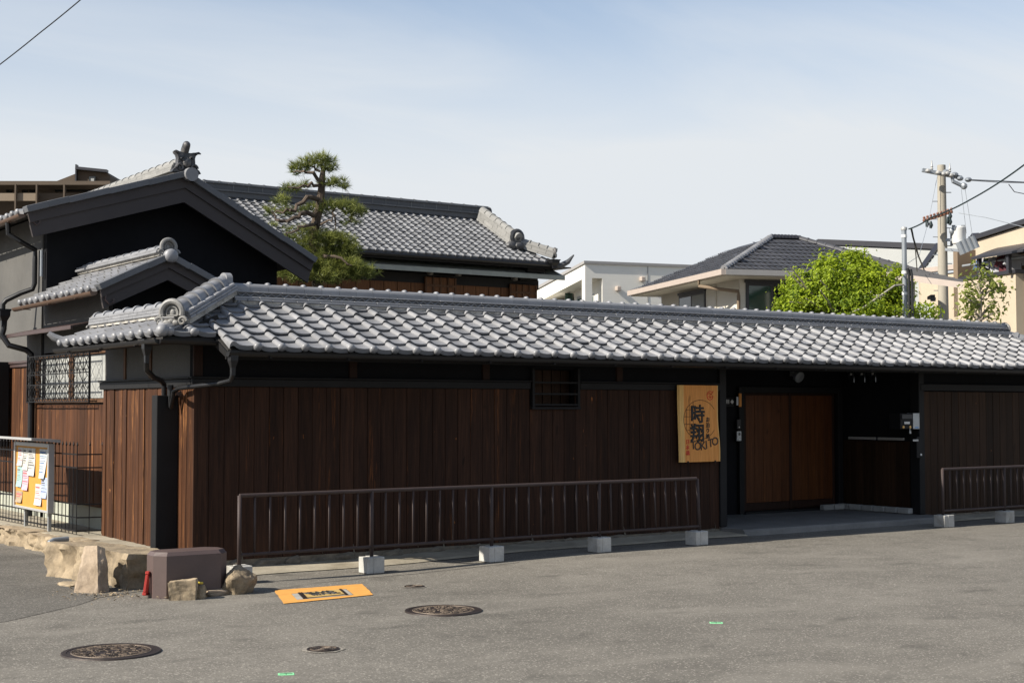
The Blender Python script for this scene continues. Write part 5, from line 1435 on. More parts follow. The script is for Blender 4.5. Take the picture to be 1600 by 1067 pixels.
pd2 = Vector((xd,Yg-0.25,zg-0.13))
ridge_run(hr, pd+nH*0.02, pd2+nH*0.02, [(0.24,0.05,'n'),(0.22,0.10,'n'),(0.22,0.12,'n'),(0.24,0.05,'n')], 0.11, 0.30, M['ridge_pale'], nl=0.5, ring=0.014)
Mx_, _ = along(pd, pd2)
dn = (pd-pd2).normalized(); sd = Vector((1,0,0)); up_ = sd.cross(dn); up_ = up_ if up_.z > 0 else -up_
b = MB().lathe([(0.24,0),(0.25,0.03),(0.19,0.06),(0.17,0.05),(0.09,0.05),(0.07,0.09),(0.02,0.10)], 18, frame(pd+Vector((0,-0.05,0.30)), Vector((1,0,0)), Vector((0,0,1)), Vector((0,-1,0)))); b.ball(pd+Vector((-0.16,-0.05,0.06)),(0.2,0.12,0.14)).ball(pd+Vector((0.2,-0.05,0.06)),(0.22,0.12,0.14)).ball(pd+Vector((0.02,-0.12,0.05)),(0.16,0.12,0.12))
obj('ridge_end_ornament', b, M['oni_dark'], hr, smooth=True)
hp0 = pd+Vector((0.15,0.05,0.02)); hp1 = pc+Vector((-0.12,0.06,0.10))
ridge_run(hr, hp1, hp0, [(0.26,0.06,'n'),(0.24,0.10,'n'),(0.25,0.05,'n')], 0.09, 0.30, M['ridge_pale'], nl=0.45, ring=0.02)
oni(hr, frame(hp1+Vector((0.03,-0.02,0.05)), Vector((1,-0.5,0)).normalized(), Vector((0.5,1,0)).normalized(), (0,0,1)), 0.20, M['oni_dark'])
tip = pc+Vector((0.0,0.0,0.0))
b = MB().tube([tip+Vector((-0.3,0.2,-0.06)), tip+Vector((0.05,-0.05,-0.10)), tip+Vector((0.26,-0.12,0.02)), tip+Vector((0.42,-0.18,0.22))], [0.09,0.09,0.07,0.02], 8); obj('upturned_corner_tile', b, M['ridge_dark'], hr, smooth=True)
# eaves, walls, lower skirt roof
xwr = onY(838, 425, Yh+1.0).x
b = MB().box(x0, x1-0.15, Yh+0.08, Yh+0.13, ze-0.20, ze-0.06); b.box(x0, xwr+0.6, Yh+0.13, Yh+1.1, ze-0.13, ze-0.10); obj('eave_board', b, M['black_wood'], hr)
obj('gutter', MB().tube([(x0,Yh-0.05,ze-0.10),(x1-0.1,Yh-0.05,ze-0.10)], 0.055, 8), M['gutter'], hr, smooth=True)
for i in range(3): 
    q = pc + Vector((-0.35+i*0.05, 0.35+0.25*i, -0.22-0.10*i)); obj('eave_bracket', MB().bbox(q.x-0.5,q.x+0.12,q.y-0.06,q.y+0.06,q.z-0.07,q.z+0.05,.01), M['black_wood'], hr)
hop = onY(867, 402, Yh-0.1); obj('rain_hopper', hopper((hop.x-0.05,Yh-0.1,hop.z-0.10), 0.14), M['gutter'], hr)
b = MB().box(x0, xwr, Yh+1.0, Yh+1.2, 2.0, ze+0.35).box(xwr-0.2, xwr, Yh+1.2, 2*Yg-Yh-1, 2.0, ze+0.35); obj('upper_wall', b, M['black_plaster'], mh)
skz0 = onY(700, 420, Yh+0.25).z; skz1 = onY(700, 415, Yh+1.0).z
b = MB(); b.prism([(x0,Yh+0.25,skz0),(x0,Yh+1.0,skz0+0.30),(x0,Yh+1.0,skz0+0.24),(x0,Yh+0.25,skz0-0.07)], (xwr+0.45-x0,0,0)); sk = obj('skirt_roof', b, M['green_metal'], mh)
b = MB().box(x0, xwr+0.45, Yh+0.22, Yh+0.27, skz0-0.12, skz0+0.008); obj('skirt_fascia', b, M['green_metal'], sk)
b = MB().box(x0, xwr+0.02, Yh+0.92, Yh+1.0, skz0-0.36, skz0-0.10); obj('lintel', b, M['black_wood'], mh)
zb0 = skz0-2.2; 
bwall = obj('board_wall', MB().box(x0, xwr, Yh+0.97, Yh+1.0, zb0, skz0-0.34), M['black_wood'], mh)
bd2 = wood('warm_brown_board', (0.085,0.038,0.018,1), (0.15,0.07,0.032,1), None, rnd=0.12)
xx = x0+0.1
while xx < xwr-0.05:
    wd = 0.42; wd = min(wd, xwr-xx)
    obj('panel', MB().bbox(xx+0.008, xx+wd-0.008, Yh+0.94, Yh+0.968, zb0, skz0-0.34, 0.006), bd2, bwall); xx += 0.42
for px0, px1 in ((664,710),(796,836)):
    a = onY(px0, 440, Yh+0.9).x; c = onY(px1, 440, Yh+0.9).x; zt = onY(690, 434, Yh+0.9).z if px0 < 700 else onY(815, 445, Yh+0.9).z
    wn_ = obj('shutter', MB().bbox(a, c, Yh+0.86, Yh+0.93, zb0, zt, .01), bd2, mh)
    for q in range(5):
        xq = a+(c-a)*q/4; obj('shutter_stile', MB().box(xq-0.025, xq+0.025, Yh+0.83, Yh+0.86, zb0, zt), M['beam'], wn_)
    obj('shutter_rail', MB().box(a, c, Yh+0.825, Yh+0.86, zt-0.26, zt-0.20), M['beam'], wn_)
for px, py in ((671,427),(715,429),(803,436)):
    p = onY(px, py, Yh+0.88); obj('beam_end', MB().bbox(p.x-0.05,p.x+0.05,Yh+0.75,Yh+0.95,p.z-0.05,p.z+0.05,.01), M['slab'], mh)
for px, py in ((782,417),(804,421)):
    p = onY(px, py, Yh+0.6); obj('skirt_strut', MB().tube([(p.x,Yh+0.7,skz0+0.12),(p.x,Yh+0.72,skz0+0.62)], 0.022, 6), M['pipe_grey'], sk)

# ================================================================== trees
def leaf_mesh(name, V, Fc, A, m, parent):
    me = bpy.data.meshes.new(name); me.from_pydata(V, [], Fc)
    at = me.attributes.new('piece', 'FLOAT', 'POINT'); at.data.foreach_set('value', A)
    return obj(name, me, m, parent)
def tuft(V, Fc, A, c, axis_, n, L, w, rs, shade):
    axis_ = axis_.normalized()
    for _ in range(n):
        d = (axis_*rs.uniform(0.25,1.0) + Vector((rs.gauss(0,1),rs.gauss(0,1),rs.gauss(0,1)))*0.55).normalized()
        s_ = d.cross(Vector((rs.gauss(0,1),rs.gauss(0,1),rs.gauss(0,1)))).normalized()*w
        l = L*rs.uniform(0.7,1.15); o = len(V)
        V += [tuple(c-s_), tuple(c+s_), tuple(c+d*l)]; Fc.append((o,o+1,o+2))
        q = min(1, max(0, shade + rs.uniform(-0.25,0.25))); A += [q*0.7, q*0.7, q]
D = 27.0; rs = random.Random(11)
pine = thing('pine_tree', 'cloud pruned garden pine with twisted limbs standing before the main house', 'tree', atD(494,640,D))
tr = [atD(x,y,D) for x,y in ((494,700),(495,560),(496,460),(492,400),(490,362),(494,345),(499,325),(502,300),(503,280),(505,265),(500,252))]
obj('trunk', MB().tube(tr, [0.12,0.11,0.10,0.095,0.09,0.085,0.078,0.07,0.06,0.045,0.02], 10), M['bark'], pine, smooth=True)
def limb(pts, r0):
    P = [atD(x,y,D+dd) for x,y,dd in pts]; Q = []
    for i in range(len(P)-1):
        for k in range(3):
            q = P[i].lerp(P[i+1], k/3); Q.append(q + Vector((rs.gauss(0,1),rs.gauss(0,1),rs.gauss(0,1)))*0.025*(0 if i+k == 0 else 1))
    Q.append(P[-1]); obj('limb', MB().tube(Q, [r0*0.7*(1-0.75*i/(len(Q)-1)) for i in range(len(Q))], 7), M['bark'], pine, smooth=True)
for pts, r0 in ((((503,290,0),(492,270,-.2),(475,268,-.3),(458,270,-.2)),0.06), (((503,285,0),(515,288,.1),(530,285,0)),0.05), (((502,292,0),(485,288,-.2),(468,295,-.3),(450,292,-.3)),0.055),
                (((500,312,0),(480,312,-.3),(462,330,-.4),(445,328,-.4),(430,332,-.3)),0.075), (((497,330,0),(470,335,-.4),(450,348,-.5),(432,342,-.5),(424,330,-.5)),0.075), (((498,322,0),(515,318,.2),(535,325,.2),(552,335,.1)),0.065),
                (((494,345,0),(475,352,-.5),(455,362,-.6),(445,375,-.6)),0.05), (((494,352,0),(512,345,-.3),(522,335,-.4)),0.04), (((523,325,0),(524,345,-.1),(522,362,-.1)),0.035), (((552,335,.1),(545,345,0),(560,345,0)),0.03), (((492,400,0),(470,405,-.5),(450,415,-.6)),0.07), (((492,395,0),(520,400,-.3),(550,415,-.3)),0.07),
                (((500,268,0),(488,258,0),(470,255,0)),0.035), (((503,265,0),(515,262,0),(522,262,0)),0.03)):
    limb(pts, r0)
pads = [(478,259,22,13,130),(500,252,24,12,140),(516,263,13,9,60),(461,268,11,8,40),(520,287,21,9,95),(536,292,8,5,26),(457,294,16,8,60),(476,290,10,6,30),(440,315,14,11,50),(448,332,16,7,46),(424,332,10,8,34),(478,326,18,7,50),(500,330,12,7,34),(515,322,18,9,60),(540,322,22,10,90),(555,332,16,10,80),(545,348,16,6,30),
        (430,355,12,5,14),(465,360,22,5,28),(488,362,20,7,44),(460,370,14,5,20),(505,373,30,11,150),(528,380,26,13,150),(545,392,18,9,80),(478,382,24,8,70),(500,395,26,10,110),(475,412,34,14,210),(512,415,40,17,300),(548,420,32,16,230),(570,428,18,10,80),(500,432,55,12,260),(450,425,18,12,90)]
for px,py,rx,ry,n in pads:
    V, Fc, A = [], [], []
    c = atD(px,py,D); s_ = D/F; dep = max(0.22, rx*s_*0.75)
    for i in range(int(n*(0.52 if py < 370 else 0.95))):
        while True:
            u = Vector((rs.uniform(-1,1),rs.uniform(-1,1),rs.uniform(-1,1)))
            if u.length < 1: break
        u = u*rs.uniform(0.8,1.25)
        p = c + RT*(u.x*rx*s_) + UP*(u.y*ry*(0.78 if py < 370 else 1.0)*s_) + FW*(u.z*dep)
        ax = Vector((0,0,0.75)) + RT*u.x*0.9 - FW*0.0 + FW*u.z*0.7 + UP*u.y*0.3
        sh = 0.50 + 0.42*u.y + (0.12 if py > 370 else 0)  # sunlight painted into needle colour: lighter on pad tops and lower pads
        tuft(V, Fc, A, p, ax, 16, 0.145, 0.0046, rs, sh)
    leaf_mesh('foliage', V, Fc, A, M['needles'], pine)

def leafy(name, parent, m, pts, size, rs, droop=0.3, aspect=0.5):
    """pts: (position, outward, shade)"""
    V, Fc, A = [], [], []
    for p, o_, sh in pts:
        n_ = (o_*0.8 + Vector((rs.gauss(0,1),rs.gauss(0,1),rs.gauss(0,1)))*0.55 + Vector((0,0,0.35))).normalized()
        a = n_.cross(Vector((rs.gauss(0,1),rs.gauss(0,1),rs.gauss(0,1)))).normalized(); b_ = n_.cross(a)
        L = size*rs.uniform(0.65,1.25); w = L*aspect; d = a*L*0.5; o = len(V)
        V += [tuple(p-d), tuple(p+b_*w*0.5-n_*L*0.06), tuple(p+d-Vector((0,0,L*droop*0.4))), tuple(p-b_*w*0.5-n_*L*0.06)]
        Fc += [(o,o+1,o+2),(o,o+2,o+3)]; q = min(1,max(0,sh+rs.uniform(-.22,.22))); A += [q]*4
    return leaf_mesh(name, V, Fc, A, m, parent)
# dense round maple
D2 = 25.0; rs = random.Random(5); s2 = D2/F
mp_ = thing('round_maple', 'dense dome shaped maple with bright green leaves rising behind the roof ridge', 'tree', atD(1315,640,D2))
base = atD(1315,700,D2)
obj('trunk', MB().tube([base, atD(1316,600,D2), atD(1314,520,D2), atD(1318,470,D2), atD(1322,430,D2)], [0.12,0.10,0.09,0.06,0.02], 8), M['bark_pale'], mp_, smooth=True)
for q in range(14):
    a = rs.uniform(0,6.28); e = atD(1314+rs.uniform(-80,80), rs.uniform(415,480), D2+rs.uniform(-.8,.8))
    st_ = atD(1315,rs.uniform(490,540),D2); obj('limb', MB().tube([st_, st_.lerp(e,0.5)+Vector((0,0,0.12)), e], [0.045,0.03,0.008], 6), M['bark_pale'], mp_, smooth=True)
blobs = [(1318,432,52,40),(1290,450,55,42),(1345,450,60,44),(1262,470,48,40),(1372,470,52,42),(1240,490,34,30),(1410,482,30,36),(1320,480,95,40),(1325,407,26,14),(1398,445,30,28),(1285,425,26,20),(1360,425,28,22),(1300,500,90,30),(1390,500,44,34),(1228,503,22,20)]
pts = []
for px,py,rx,ry in blobs:
    c = atD(px,py,D2); n = int(rx*ry*1.35)
    sub = [(Vector((rs.gauss(0,1),rs.gauss(0,1),rs.gauss(0,1))).normalized()*rs.uniform(0.85,1.12), rs.uniform(-0.28,0.22)) for _ in range(int(max(8, rx*0.6)))]
    for i in range(n):
        sb = rs.choice(sub)
        u = sb[0]*rs.uniform(0.72,1.04) + Vector((rs.gauss(0,1),rs.gauss(0,1),rs.gauss(0,1)))*0.14
        p = c + RT*(u.x*rx*s2) + UP*(u.y*ry*s2) + FW*(u.z*rx*s2*0.8)
        o_ = (RT*u.x + UP*u.y + FW*u.z).normalized()
        pts.append((p, o_, 0.48 + 0.26*u.y + sb[1] + rs.uniform(-0.12,0.12)))  # light on blob tops and shade between clumps put into the leaf colour
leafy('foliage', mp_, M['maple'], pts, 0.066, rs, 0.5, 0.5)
# low bush at its right
b2 = thing('low_bush', 'small green bush behind the roof ridge right of the grey pipe', 'bush', atD(1440,640,26))
pts = []
for i in range(700):
    u = Vector((rs.gauss(0,1),rs.gauss(0,1),rs.gauss(0,1))).normalized()*rs.uniform(0.5,1.05)
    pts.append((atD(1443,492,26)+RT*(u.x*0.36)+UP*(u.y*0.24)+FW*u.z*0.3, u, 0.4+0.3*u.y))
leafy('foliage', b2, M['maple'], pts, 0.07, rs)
obj('stem', MB().tube([atD(1443,640,26), atD(1443,500,26)], [0.03,0.015], 6), M['bark_pale'], b2)
# young broad-leaved tree at the right
D3 = 24.0; rs = random.Random(9); s3 = D3/F
yt = thing('young_tree', 'young tree with sparse broad leaves before the beige house', 'tree', atD(1531,650,D3))
obj('trunk', MB().tube([atD(1531,700,D3), atD(1531,560,D3), atD(1531,505,D3), atD(1532,470,D3), atD(1530,440,D3), atD(1531,420,D3)], [0.05,0.042,0.036,0.026,0.016,0.005], 8), M['bark_pale'], yt, smooth=True)
ends = [((1531,497),(1518,480),(1515,470)), ((1532,495),(1545,478),(1556,465)), ((1531,480),(1521,462),(1510,455)), ((1531,470),(1545,455),(1566,452)), ((1530,455),(1540,440),(1550,438)), ((1530,452),(1520,440),(1514,436)), ((1532,500),(1550,490),(1556,488)), ((1531,500),(1516,492),(1513,490)), ((1531,440),(1531,425),(1530,418)), ((1531,460),(1548,446),(1562,443)), ((1531,475),(1516,470),(1507,462))]
pts = []
for e in ends:
    P = [atD(x,y,D3+(0 if i == 0 else rs.uniform(-.35,.35))) for i,(x,y) in enumerate(e)]
    obj('limb', MB().tube(P, [0.022,0.014,0.005], 6), M['bark_pale'], yt, smooth=True)
    for i in range(54):
        t = rs.uniform(0.35,1.08); p = P[0].lerp(P[1], t*2) if t < 0.5 else P[1].lerp(P[2], t*2-1)
        g_ = Vector((rs.gauss(0,1),rs.gauss(0,1),rs.gauss(0,1)))
        pts.append((p+g_*0.095, g_.normalized(), rs.uniform(0.2,0.95)))
leafy('foliage', yt, M['broad'], pts, 0.095, rs, 0.4, 0.55)

# ================================================================== the neighbours' houses
def local(az_deg, origin):
    a = R(az_deg); uy = Vector((math.sin(a), math.cos(a), 0)); ux = Vector((math.cos(a), -math.sin(a), 0))
    return frame(origin, ux, uy, (0,0,1)), ux, uy
# --- house with the dark hipped roof
D4 = 36.0; C0 = atD(1131, 421, D4)
AZ = 20.0
Lm, ux, uy = local(AZ, C0); Li = Lm.inverted()
def onface(px, py, p_local, n_local): 
    p = onP(px, py, Lm @ Vector(p_local), (Lm.to_3x3() @ Vector(n_local))); return Li @ p
hh_ = thing('hip_roof_house', 'cream house with dark grey hipped tile roof behind the maple', 'house', (C0.x, C0.y, 0))
pit = 0.47
yl = onface(986, 463, (0,0,0), (1,0,0)).y           # far end of the left eave
xlen = 9.5; rw_ = min(4.2, yl*0.5)
t_h = 0
best = None
for i in range(10, 80):
    t = i*0.1; q = onscreen(Lm @ Vector((t,t,pit*t)))
    if best is None or abs(q[0]-1180)+abs(q[1]-371)*2 < best[0]: best = (abs(q[0]-1180)+abs(q[1]-371)*2, t)
rh = best[1]; zr_ = pit*rh
yl = max(yl, 2*rh)
rg0, rg1 = (rh, rh, zr_), (xlen-rh*0.9, rh, zr_)
xr0 = onface(1246, 374, (0,rh,0), (0,1,0)).x; xr1 = max(rh+0.8, xr0)
b = MB()
b.add([(0,0,0),(xr1+rh,0,0),(xr1,rh,zr_),(rh,rh,zr_)], [(0,1,2,3)], Lm)
b.add([(0,0,0),(rh,rh,zr_),(rh,yl-rh,zr_),(0,yl,0)], [(0,1,2,3)], Lm)
b.add([(xr1+rh,0,0),(xr1+rh,yl,0),(xr1,yl-rh,zr_),(xr1,rh,zr_)], [(0,1,2,3)], Lm)
b.add([(rh,rh,zr_),(xr1,rh,zr_),(xr1,yl-rh,zr_),(rh,yl-rh,zr_)], [(0,1,2,3)], Lm)
b.add([(0,0,-0.05),(0,yl,-0.05),(xr1+rh,yl,-0.05),(xr1+rh,0,-0.05)], [(0,1,2,3)], Lm)
hroof = obj('roof', b, M['slate'], hh_)
ft = MB()                                            # flat interlocking tile with two low rolls
for (xa_, xb_, zz) in ((0,0.08,0.035),(0.08,0.16,0.022),(0.16,0.24,0.035),(0.24,0.33,0.022)):
    ft.add([(xa_,0,zz),(xb_,0,zz),(xb_,0.30,zz-0.02),(xa_,0.30,zz-0.02),(xa_,0.0,-0.01),(xb_,0.0,-0.01)], [(0,1,2,3),(4,5,1,0)])
ftm = ft.mesh('flat_tile')
tp = math.atan(pit); cp, sp_ = math.cos(tp), math.sin(tp); M3 = Lm.to_3x3()
nr = int(rh/cp/0.27)
pf = [ (f_, Lm @ Mx) for f_, Mx in tile_places((0,0,0.01), (1,0,0), (0,cp,sp_), int((xr1+rh)/0.33), nr, 0.33, 0.27, lambda c: c.y < c.x+0.1 and c.x < xr1+rh-c.y+0.1, 0.004)]
pf += [ (f_, Lm @ Mx) for f_, Mx in tile_places((0,yl,0.01), (0,-1,0), (cp,0,sp_), int(yl/0.33), nr, 0.33, 0.27, lambda c: c.x < c.y+0.1 and c.x < yl-c.y+0.1, 0.004)]
join_places('roof_tile_field', pf, ftm, ftm, M['slate'], hroof)
def lrun(name, a, c, r_, m, parent, n, L_=None):
    A_, B_ = Lm @ Vector(a), Lm @ Vector(c); Mx, L = along(A_, B_); cl = L/n
    for i in range(n): obj(name, cap_mesh(cl, r_, 0.012, 6), m, parent, Mx @ Matrix.Translation((i*cl,0,0.0)))
lrun('hip_tile', (0.02,0.02,0.02), (rh,rh,zr_+0.02), 0.085, M['ridge'], hroof, 22)
lrun('ridge_tile', rg0, (xr1,rh,zr_), 0.10, M['dark_trim'], hroof, 8)
lrun('hip_tile', (xr1,rh,zr_), (xr1+rh,0,0.02), 0.09, M['slate'], hroof, 14)
b = MB().box(-0.12,0.0,-0.12,yl,-0.14,0.0,Lm); obj('gutter', b, M['pink_gutter'], hroof)
b = MB().box(0.001,xr1+rh,-0.13,0.0,-0.14,0.0,Lm); obj('gutter', b, M['grey_gutter'], hroof)
ov = 0.75
b = MB().box(0.0,xr1+rh,0.0,ov+0.2,-0.16,-0.13,Lm); b.box(0.0,ov+0.2,ov+0.2,yl,-0.16,-0.13,Lm); obj('soffit', b, M['soffit'], hroof)
b = MB().box(ov,ov+0.2,ov,yl-ov,-3.5,-0.16,Lm).box(ov+0.2,xr1+rh-ov,ov,ov+0.2,-3.5,-0.16,Lm).box(xr1+rh-ov-.2,xr1+rh-ov,ov+.2,yl-ov,-3.5,-0.16,Lm); b.box(ov,xr1+rh-ov,yl-ov,yl-ov+.2,-3.5,-0.16,Lm); hwall = obj('wall', b, M['cream'], hh_)
sm = MB().box(0,1,-0.004,0.0,0.012,0.158).mesh('siding_board')
def lwin(name, a, c, z0, z1, face, parent, mg=('glass_dark','glass_dark'), fr_m='dark_trim'):
    """two-pane window on the left (x=ov) or the front (y=ov) face"""
    if face == 'L': bx = lambda p,q,y0,y1,z0_,z1_: MB().box(ov-q,ov-p,y0,y1,z0_,z1_,Lm)
    else: bx = lambda p,q,y0,y1,z0_,z1_: MB().box(y0,y1,ov-q,ov-p,z0_,z1_,Lm)
    wv = obj('window', bx(0.0,0.03,a,c,z0,z1), M[fr_m], parent); mid = (a+c)/2
    obj('pane', bx(0.031,0.036,a+0.08,mid-0.04,z0+0.08,z1-0.08), M[mg[0]], wv); obj('pane', bx(0.031,0.036,mid+0.04,c-0.08,z0+0.08,z1-0.08), M[mg[1]], wv)
    obj('window_frame', MB().add(*(lambda m_: (m_.v, m_.f))(bx(0.0,0.06,a-0.03,c+0.03,z1,z1+0.07))), M[fr_m], wv)
ya_ = onface(1103, 460, (ov,0,0), (1,0,0)).y; yb_ = onface(1062, 460, (ov,0,0), (1,0,0)).y
lwin('window', ya_, yb_, -2.0, -0.28, 'L', hwall, ('curtain','glass_dark'))
xa_ = onface(1165, 460, (0,ov,0), (0,1,0)).x; xb_ = onface(1246, 460, (0,ov,0), (0,1,0)).x
lwin('window', xa_, xb_, -2.2, -0.25, 'F', hwall, ('glass_green','glass_dark'))
yp_ = onface(1119, 450, (ov,0,0), (1,0,0)).y
obj('wall_batten', MB().box(ov-0.03,ov,yp_-0.05,yp_+0.05,-3,-0.2,Lm), M['soffit'], hwall)
b = MB().tube([Lm @ Vector(p) for p in ((-0.06,1.5,-0.14),(-0.06,1.5,-0.30),(0.35,0.95,-0.42),(ov-0.06,ov-0.05,-0.48),(ov-0.06,ov-0.06,-0.6),(ov-0.06,ov-0.06,-3))], 0.045, 8); obj('downpipe', b, M['tan'], hwall, smooth=True)
# lower porch roof reaching right, over the pipe
D5 = 33.0; q0 = atD(1340, 428, D5+3); q1 = atD(1504, 441, D5); q2 = atD(1395, 412, D5+2.2)
pr = thing('porch_roof', 'low dark tiled porch roof with pinkish soffit right of the maple', 'porch', (q1.x, q1.y, 0))
e0, e1 = atD(1385,425,D5+0.4), atD(1505,441,D5-0.6); t0, t1 = atD(1330,398,D5+4), atD(1400,415,D5+3.6)
b = MB(); b.add([e0,e1,t1,t0],[(0,1,2,3)]); 
for k in range(9):
    a_, c_ = e0.lerp(t0,k/9), e1.lerp(t1,k/9); a2, c2 = e0.lerp(t0,(k+1)/9), e1.lerp(t1,(k+1)/9); u_ = Vector((0,0,0.06))
    b.add([a_+u_,c_+u_,c2+u_*0.3,a2+u_*0.3,a_,c_],[(0,1,2,3),(4,5,1,0)])
obj('tiles', b, M['slate'], pr)
b = MB(); dn_ = Vector((0,0,-0.14)); b.add([e0,e1,e1+dn_,e0+dn_],[(0,1,2,3)]); bk_ = (t1-e1)*0.30; b.add([e0+dn_,e1+dn_,e1+dn_+bk_,e0+dn_+bk_],[(0,1,2,3)]); b.add([e1,t1,t1+dn_,e1+dn_],[(0,1,2,3)]); obj('soffit', b, M['pink_gutter'], pr)
w0 = e0+bk_*0.9; w1 = e0.lerp(e1,0.62)+bk_*0.9
b = MB().prism([w0+dn_,w1+dn_,w1+Vector((0,0,-3.4)),w0+Vector((0,0,-3.4))], FW*0.15); pw = obj('wall', b, M['soffit'], pr)
pq = atD(1452,466,D5+0.9); obj('wall_lamp', MB().bar(pq, pq+FW*-0.3+Vector((0,0,0.04)), 0.10, 0.07).lathe([(0.06,0),(0.07,0.08),(0.04,0.1)],10,Matrix.Translation(pq-FW*0.3+Vector((0,0,-0.08)))), M['dark_trim'], pr)
# --- white modern house
D6 = 52.0; W0 = atD(914, 412, D6); Lw, wx, wy = local(14.0, W0); Lwi = Lw.inverted()
def onw(px, py, p, n): return Lwi @ onP(px, py, Lw @ Vector(p), Lw.to_3x3() @ Vector(n))
wh = thing('white_house', 'white cubic modern house with a corner balcony behind the gate house roof', 'house', (W0.x, W0.y, 0))
fy_ = onw(846, 449, (0,0,0), (1,0,0)); fx_ = onw(1056, 427, (0,0,0), (0,1,0))
ya_, yb_ = onw(905,440,(0,0,0),(1,0,0)).y, onw(893,440,(0,0,0),(1,0,0)).y
xb_ = onw(941, 440, (0,0,0), (0,1,0)).x; zt_ = onw(914, 434, (0,0,0), (0,1,0)).z; hB = 5.5
b = MB(); yl2 = max(fy_.y, 5); sl = fy_.z/fy_.y
b.prism([(0,0,0),(0,yl2,sl*yl2),(0,yl2,zt_+sl*yl2),(0,0,zt_)], (fx_.x+4,0,0), Lw)
b.box(0.0, fx_.x+4, 2.6, yl2, -hB, zt_+sl*yl2-0.02, Lw); b.box(xb_, fx_.x+4, 0, 2.6, -hB, zt_, Lw)
b.box(0.0, 0.28, 0.0, 0.28, -hB, zt_, Lw); b.box(0.28, xb_, 0.0, 0.12, -hB, zt_-2.6, Lw)
ww = obj('wall', b, M['white_wall'], wh)
b = MB(); b.prism([(-0.06,-0.06,0.0),(-0.06,yl2,sl*yl2),(-0.06,yl2,sl*yl2+0.10),(-0.06,-0.06,0.10)], (fx_.x+4.06,0,0), Lw); obj('roof_edge', b, M['grey_gutter'], wh)
obj('balcony_ceiling', MB().box(0.28,xb_,0.12,2.6,zt_-0.04,zt_-0.005,Lw), M['soffit'], wh)
wv = obj('window', MB().box(0.5,xb_-0.3,2.55,2.598,zt_-2.3,zt_-0.25,Lw), M['alu'], wh)
xm = (0.5+xb_-0.3)/2
obj('pane', MB().box(0.6,xm-0.05,2.54,2.549,zt_-2.2,zt_-0.35,Lw), M['glass_green'], wv); obj('pane', MB().box(xm+0.05,xb_-0.4,2.54,2.549,zt_-2.2,zt_-0.35,Lw), M['glass_green'], wv)
wv = obj('window', MB().box(xb_-0.02,xb_-0.001,0.7,2.3,zt_-2.3,zt_-0.5,Lw), M['alu'], wh); obj('pane', MB().box(xb_-0.03,xb_-0.021,0.8,2.2,zt_-2.2,zt_-0.6,Lw), M['glass_green'], wv)
p1_ = onw(868, 462, (0,0,0), (1,0,0)); obj('side_opening', MB().box(-0.02,0.0,p1_.y-1.1,p1_.y+1.1,zt_+sl*p1_.y-2.4,zt_+sl*p1_.y-0.9,Lw), M['tan'], wh)
for px, py in ((1002,436),(964,451)):
    p = onw(px, py, (0,0,0), (0,1,0)); obj('vent_hood', MB().bbox(p.x-0.09,p.x+0.09,-0.2,0.0,p.z-0.10,p.z+0.08,0.03,Lw), M['pink_gutter'], ww)
p = onw(1012, 430, (0,0,0), (0,1,0)); obj('panel_joint', MB().box(p.x-0.02,p.x+0.02,-0.012,0,-hB,-0.02,Lw), M['grey_gutter'], ww)
# --- pale building with a flat dark roof edge, far right
D7 = 48.0; fb = thing('flat_roof_building', 'pale grey building with flat dark roof edge between maple and power pole', 'building', atD(1370,640,D7))
a_, c_ = atD(1277,383,D7+3), atD(1462,391,D7-1); dz = Vector((0,0,-6)); bk_ = Vector((FW.x,FW.y,0))*6
obj('wall', MB().prism([a_,c_,c_+dz,a_+dz], bk_), M['grey_siding'], fb)
obj('roof_edge', MB().prism([a_+Vector((0,0,.02))-bk_*0.02,c_+Vector((0,0,.02))-bk_*0.02,c_+Vector((0,0,.20))-bk_*0.02,a_+Vector((0,0,.20))-bk_*0.02], bk_*1.03), M['dark_trim'], fb)
# --- beige house with awning and washing
D8 = 38.0; B0 = atD(1588, 500, D8); Lb, bx_, by_ = local(16.5, Vector((B0.x,B0.y,0))); Lbi = Lb.inverted()
def onb(px, py, p=(0,0,0), n=(1,0,0)): return Lbi @ onP(px, py, Lb @ Vector(p), Lb.to_3x3() @ Vector(n))
bh = thing('beige_house', 'beige rendered house with a covered washing balcony at the right edge', 'house', (B0.x, B0.y, 0))
zp = onb(1587, 427).z; yE = onb(1459, 470).y; yM = onb(1500, 440).y
b = MB().box(0,0.25,0,yE,0,zp-0.0,Lb); b.box(0.25,8,0,0.25,0,zp,Lb); wl = obj('lower_wall', b, M['beige'], bh)
xin = 1.6; zc = onb(1521,378,(0.6,0,0)).z-0.1
b = MB().box(xin,xin+0.2,-3,yE+1.0,zp-0.3,zc,Lb); b.box(0.0,xin,yM+0.1,yM+0.3,zp-1.0,zp+0.9,Lb); ul = obj('upper_wall', b, M['tan'], bh)
z_a, z_b = onb(1521,378,(0.6,0,0)).z, onb(1600,353,(0.6,0,0)).z; y_a, y_b = onb(1521,378,(0.6,0,0)).y, onb(1600,353,(0.6,0,0)).y
zl = onb(1521,398,(0.6,0,0)).z
b = MB(); b.prism([(0.6,y_a,z_a),(0.6,y_b-4,z_b+(z_b-z_a)*4/(y_a-y_b)),(0.6,y_b-4,zl-0.2),(0.6,y_a,zl-0.2)], (1.0,0,0), Lb); obj('parapet', b, M['beige'], bh)
b = MB(); b.prism([(0.5,y_a+0.1,z_a+0.02),(0.5,y_b-4,z_b+(z_b-z_a)*4/(y_a-y_b)+0.02),(0.5,y_b-4,z_b+(z_b-z_a)*4/(y_a-y_b)+0.17),(0.5,y_a+0.1,z_a+0.15)], (1.2,0,0), Lb); obj('roof_edge', b, M['dark_trim'], bh)
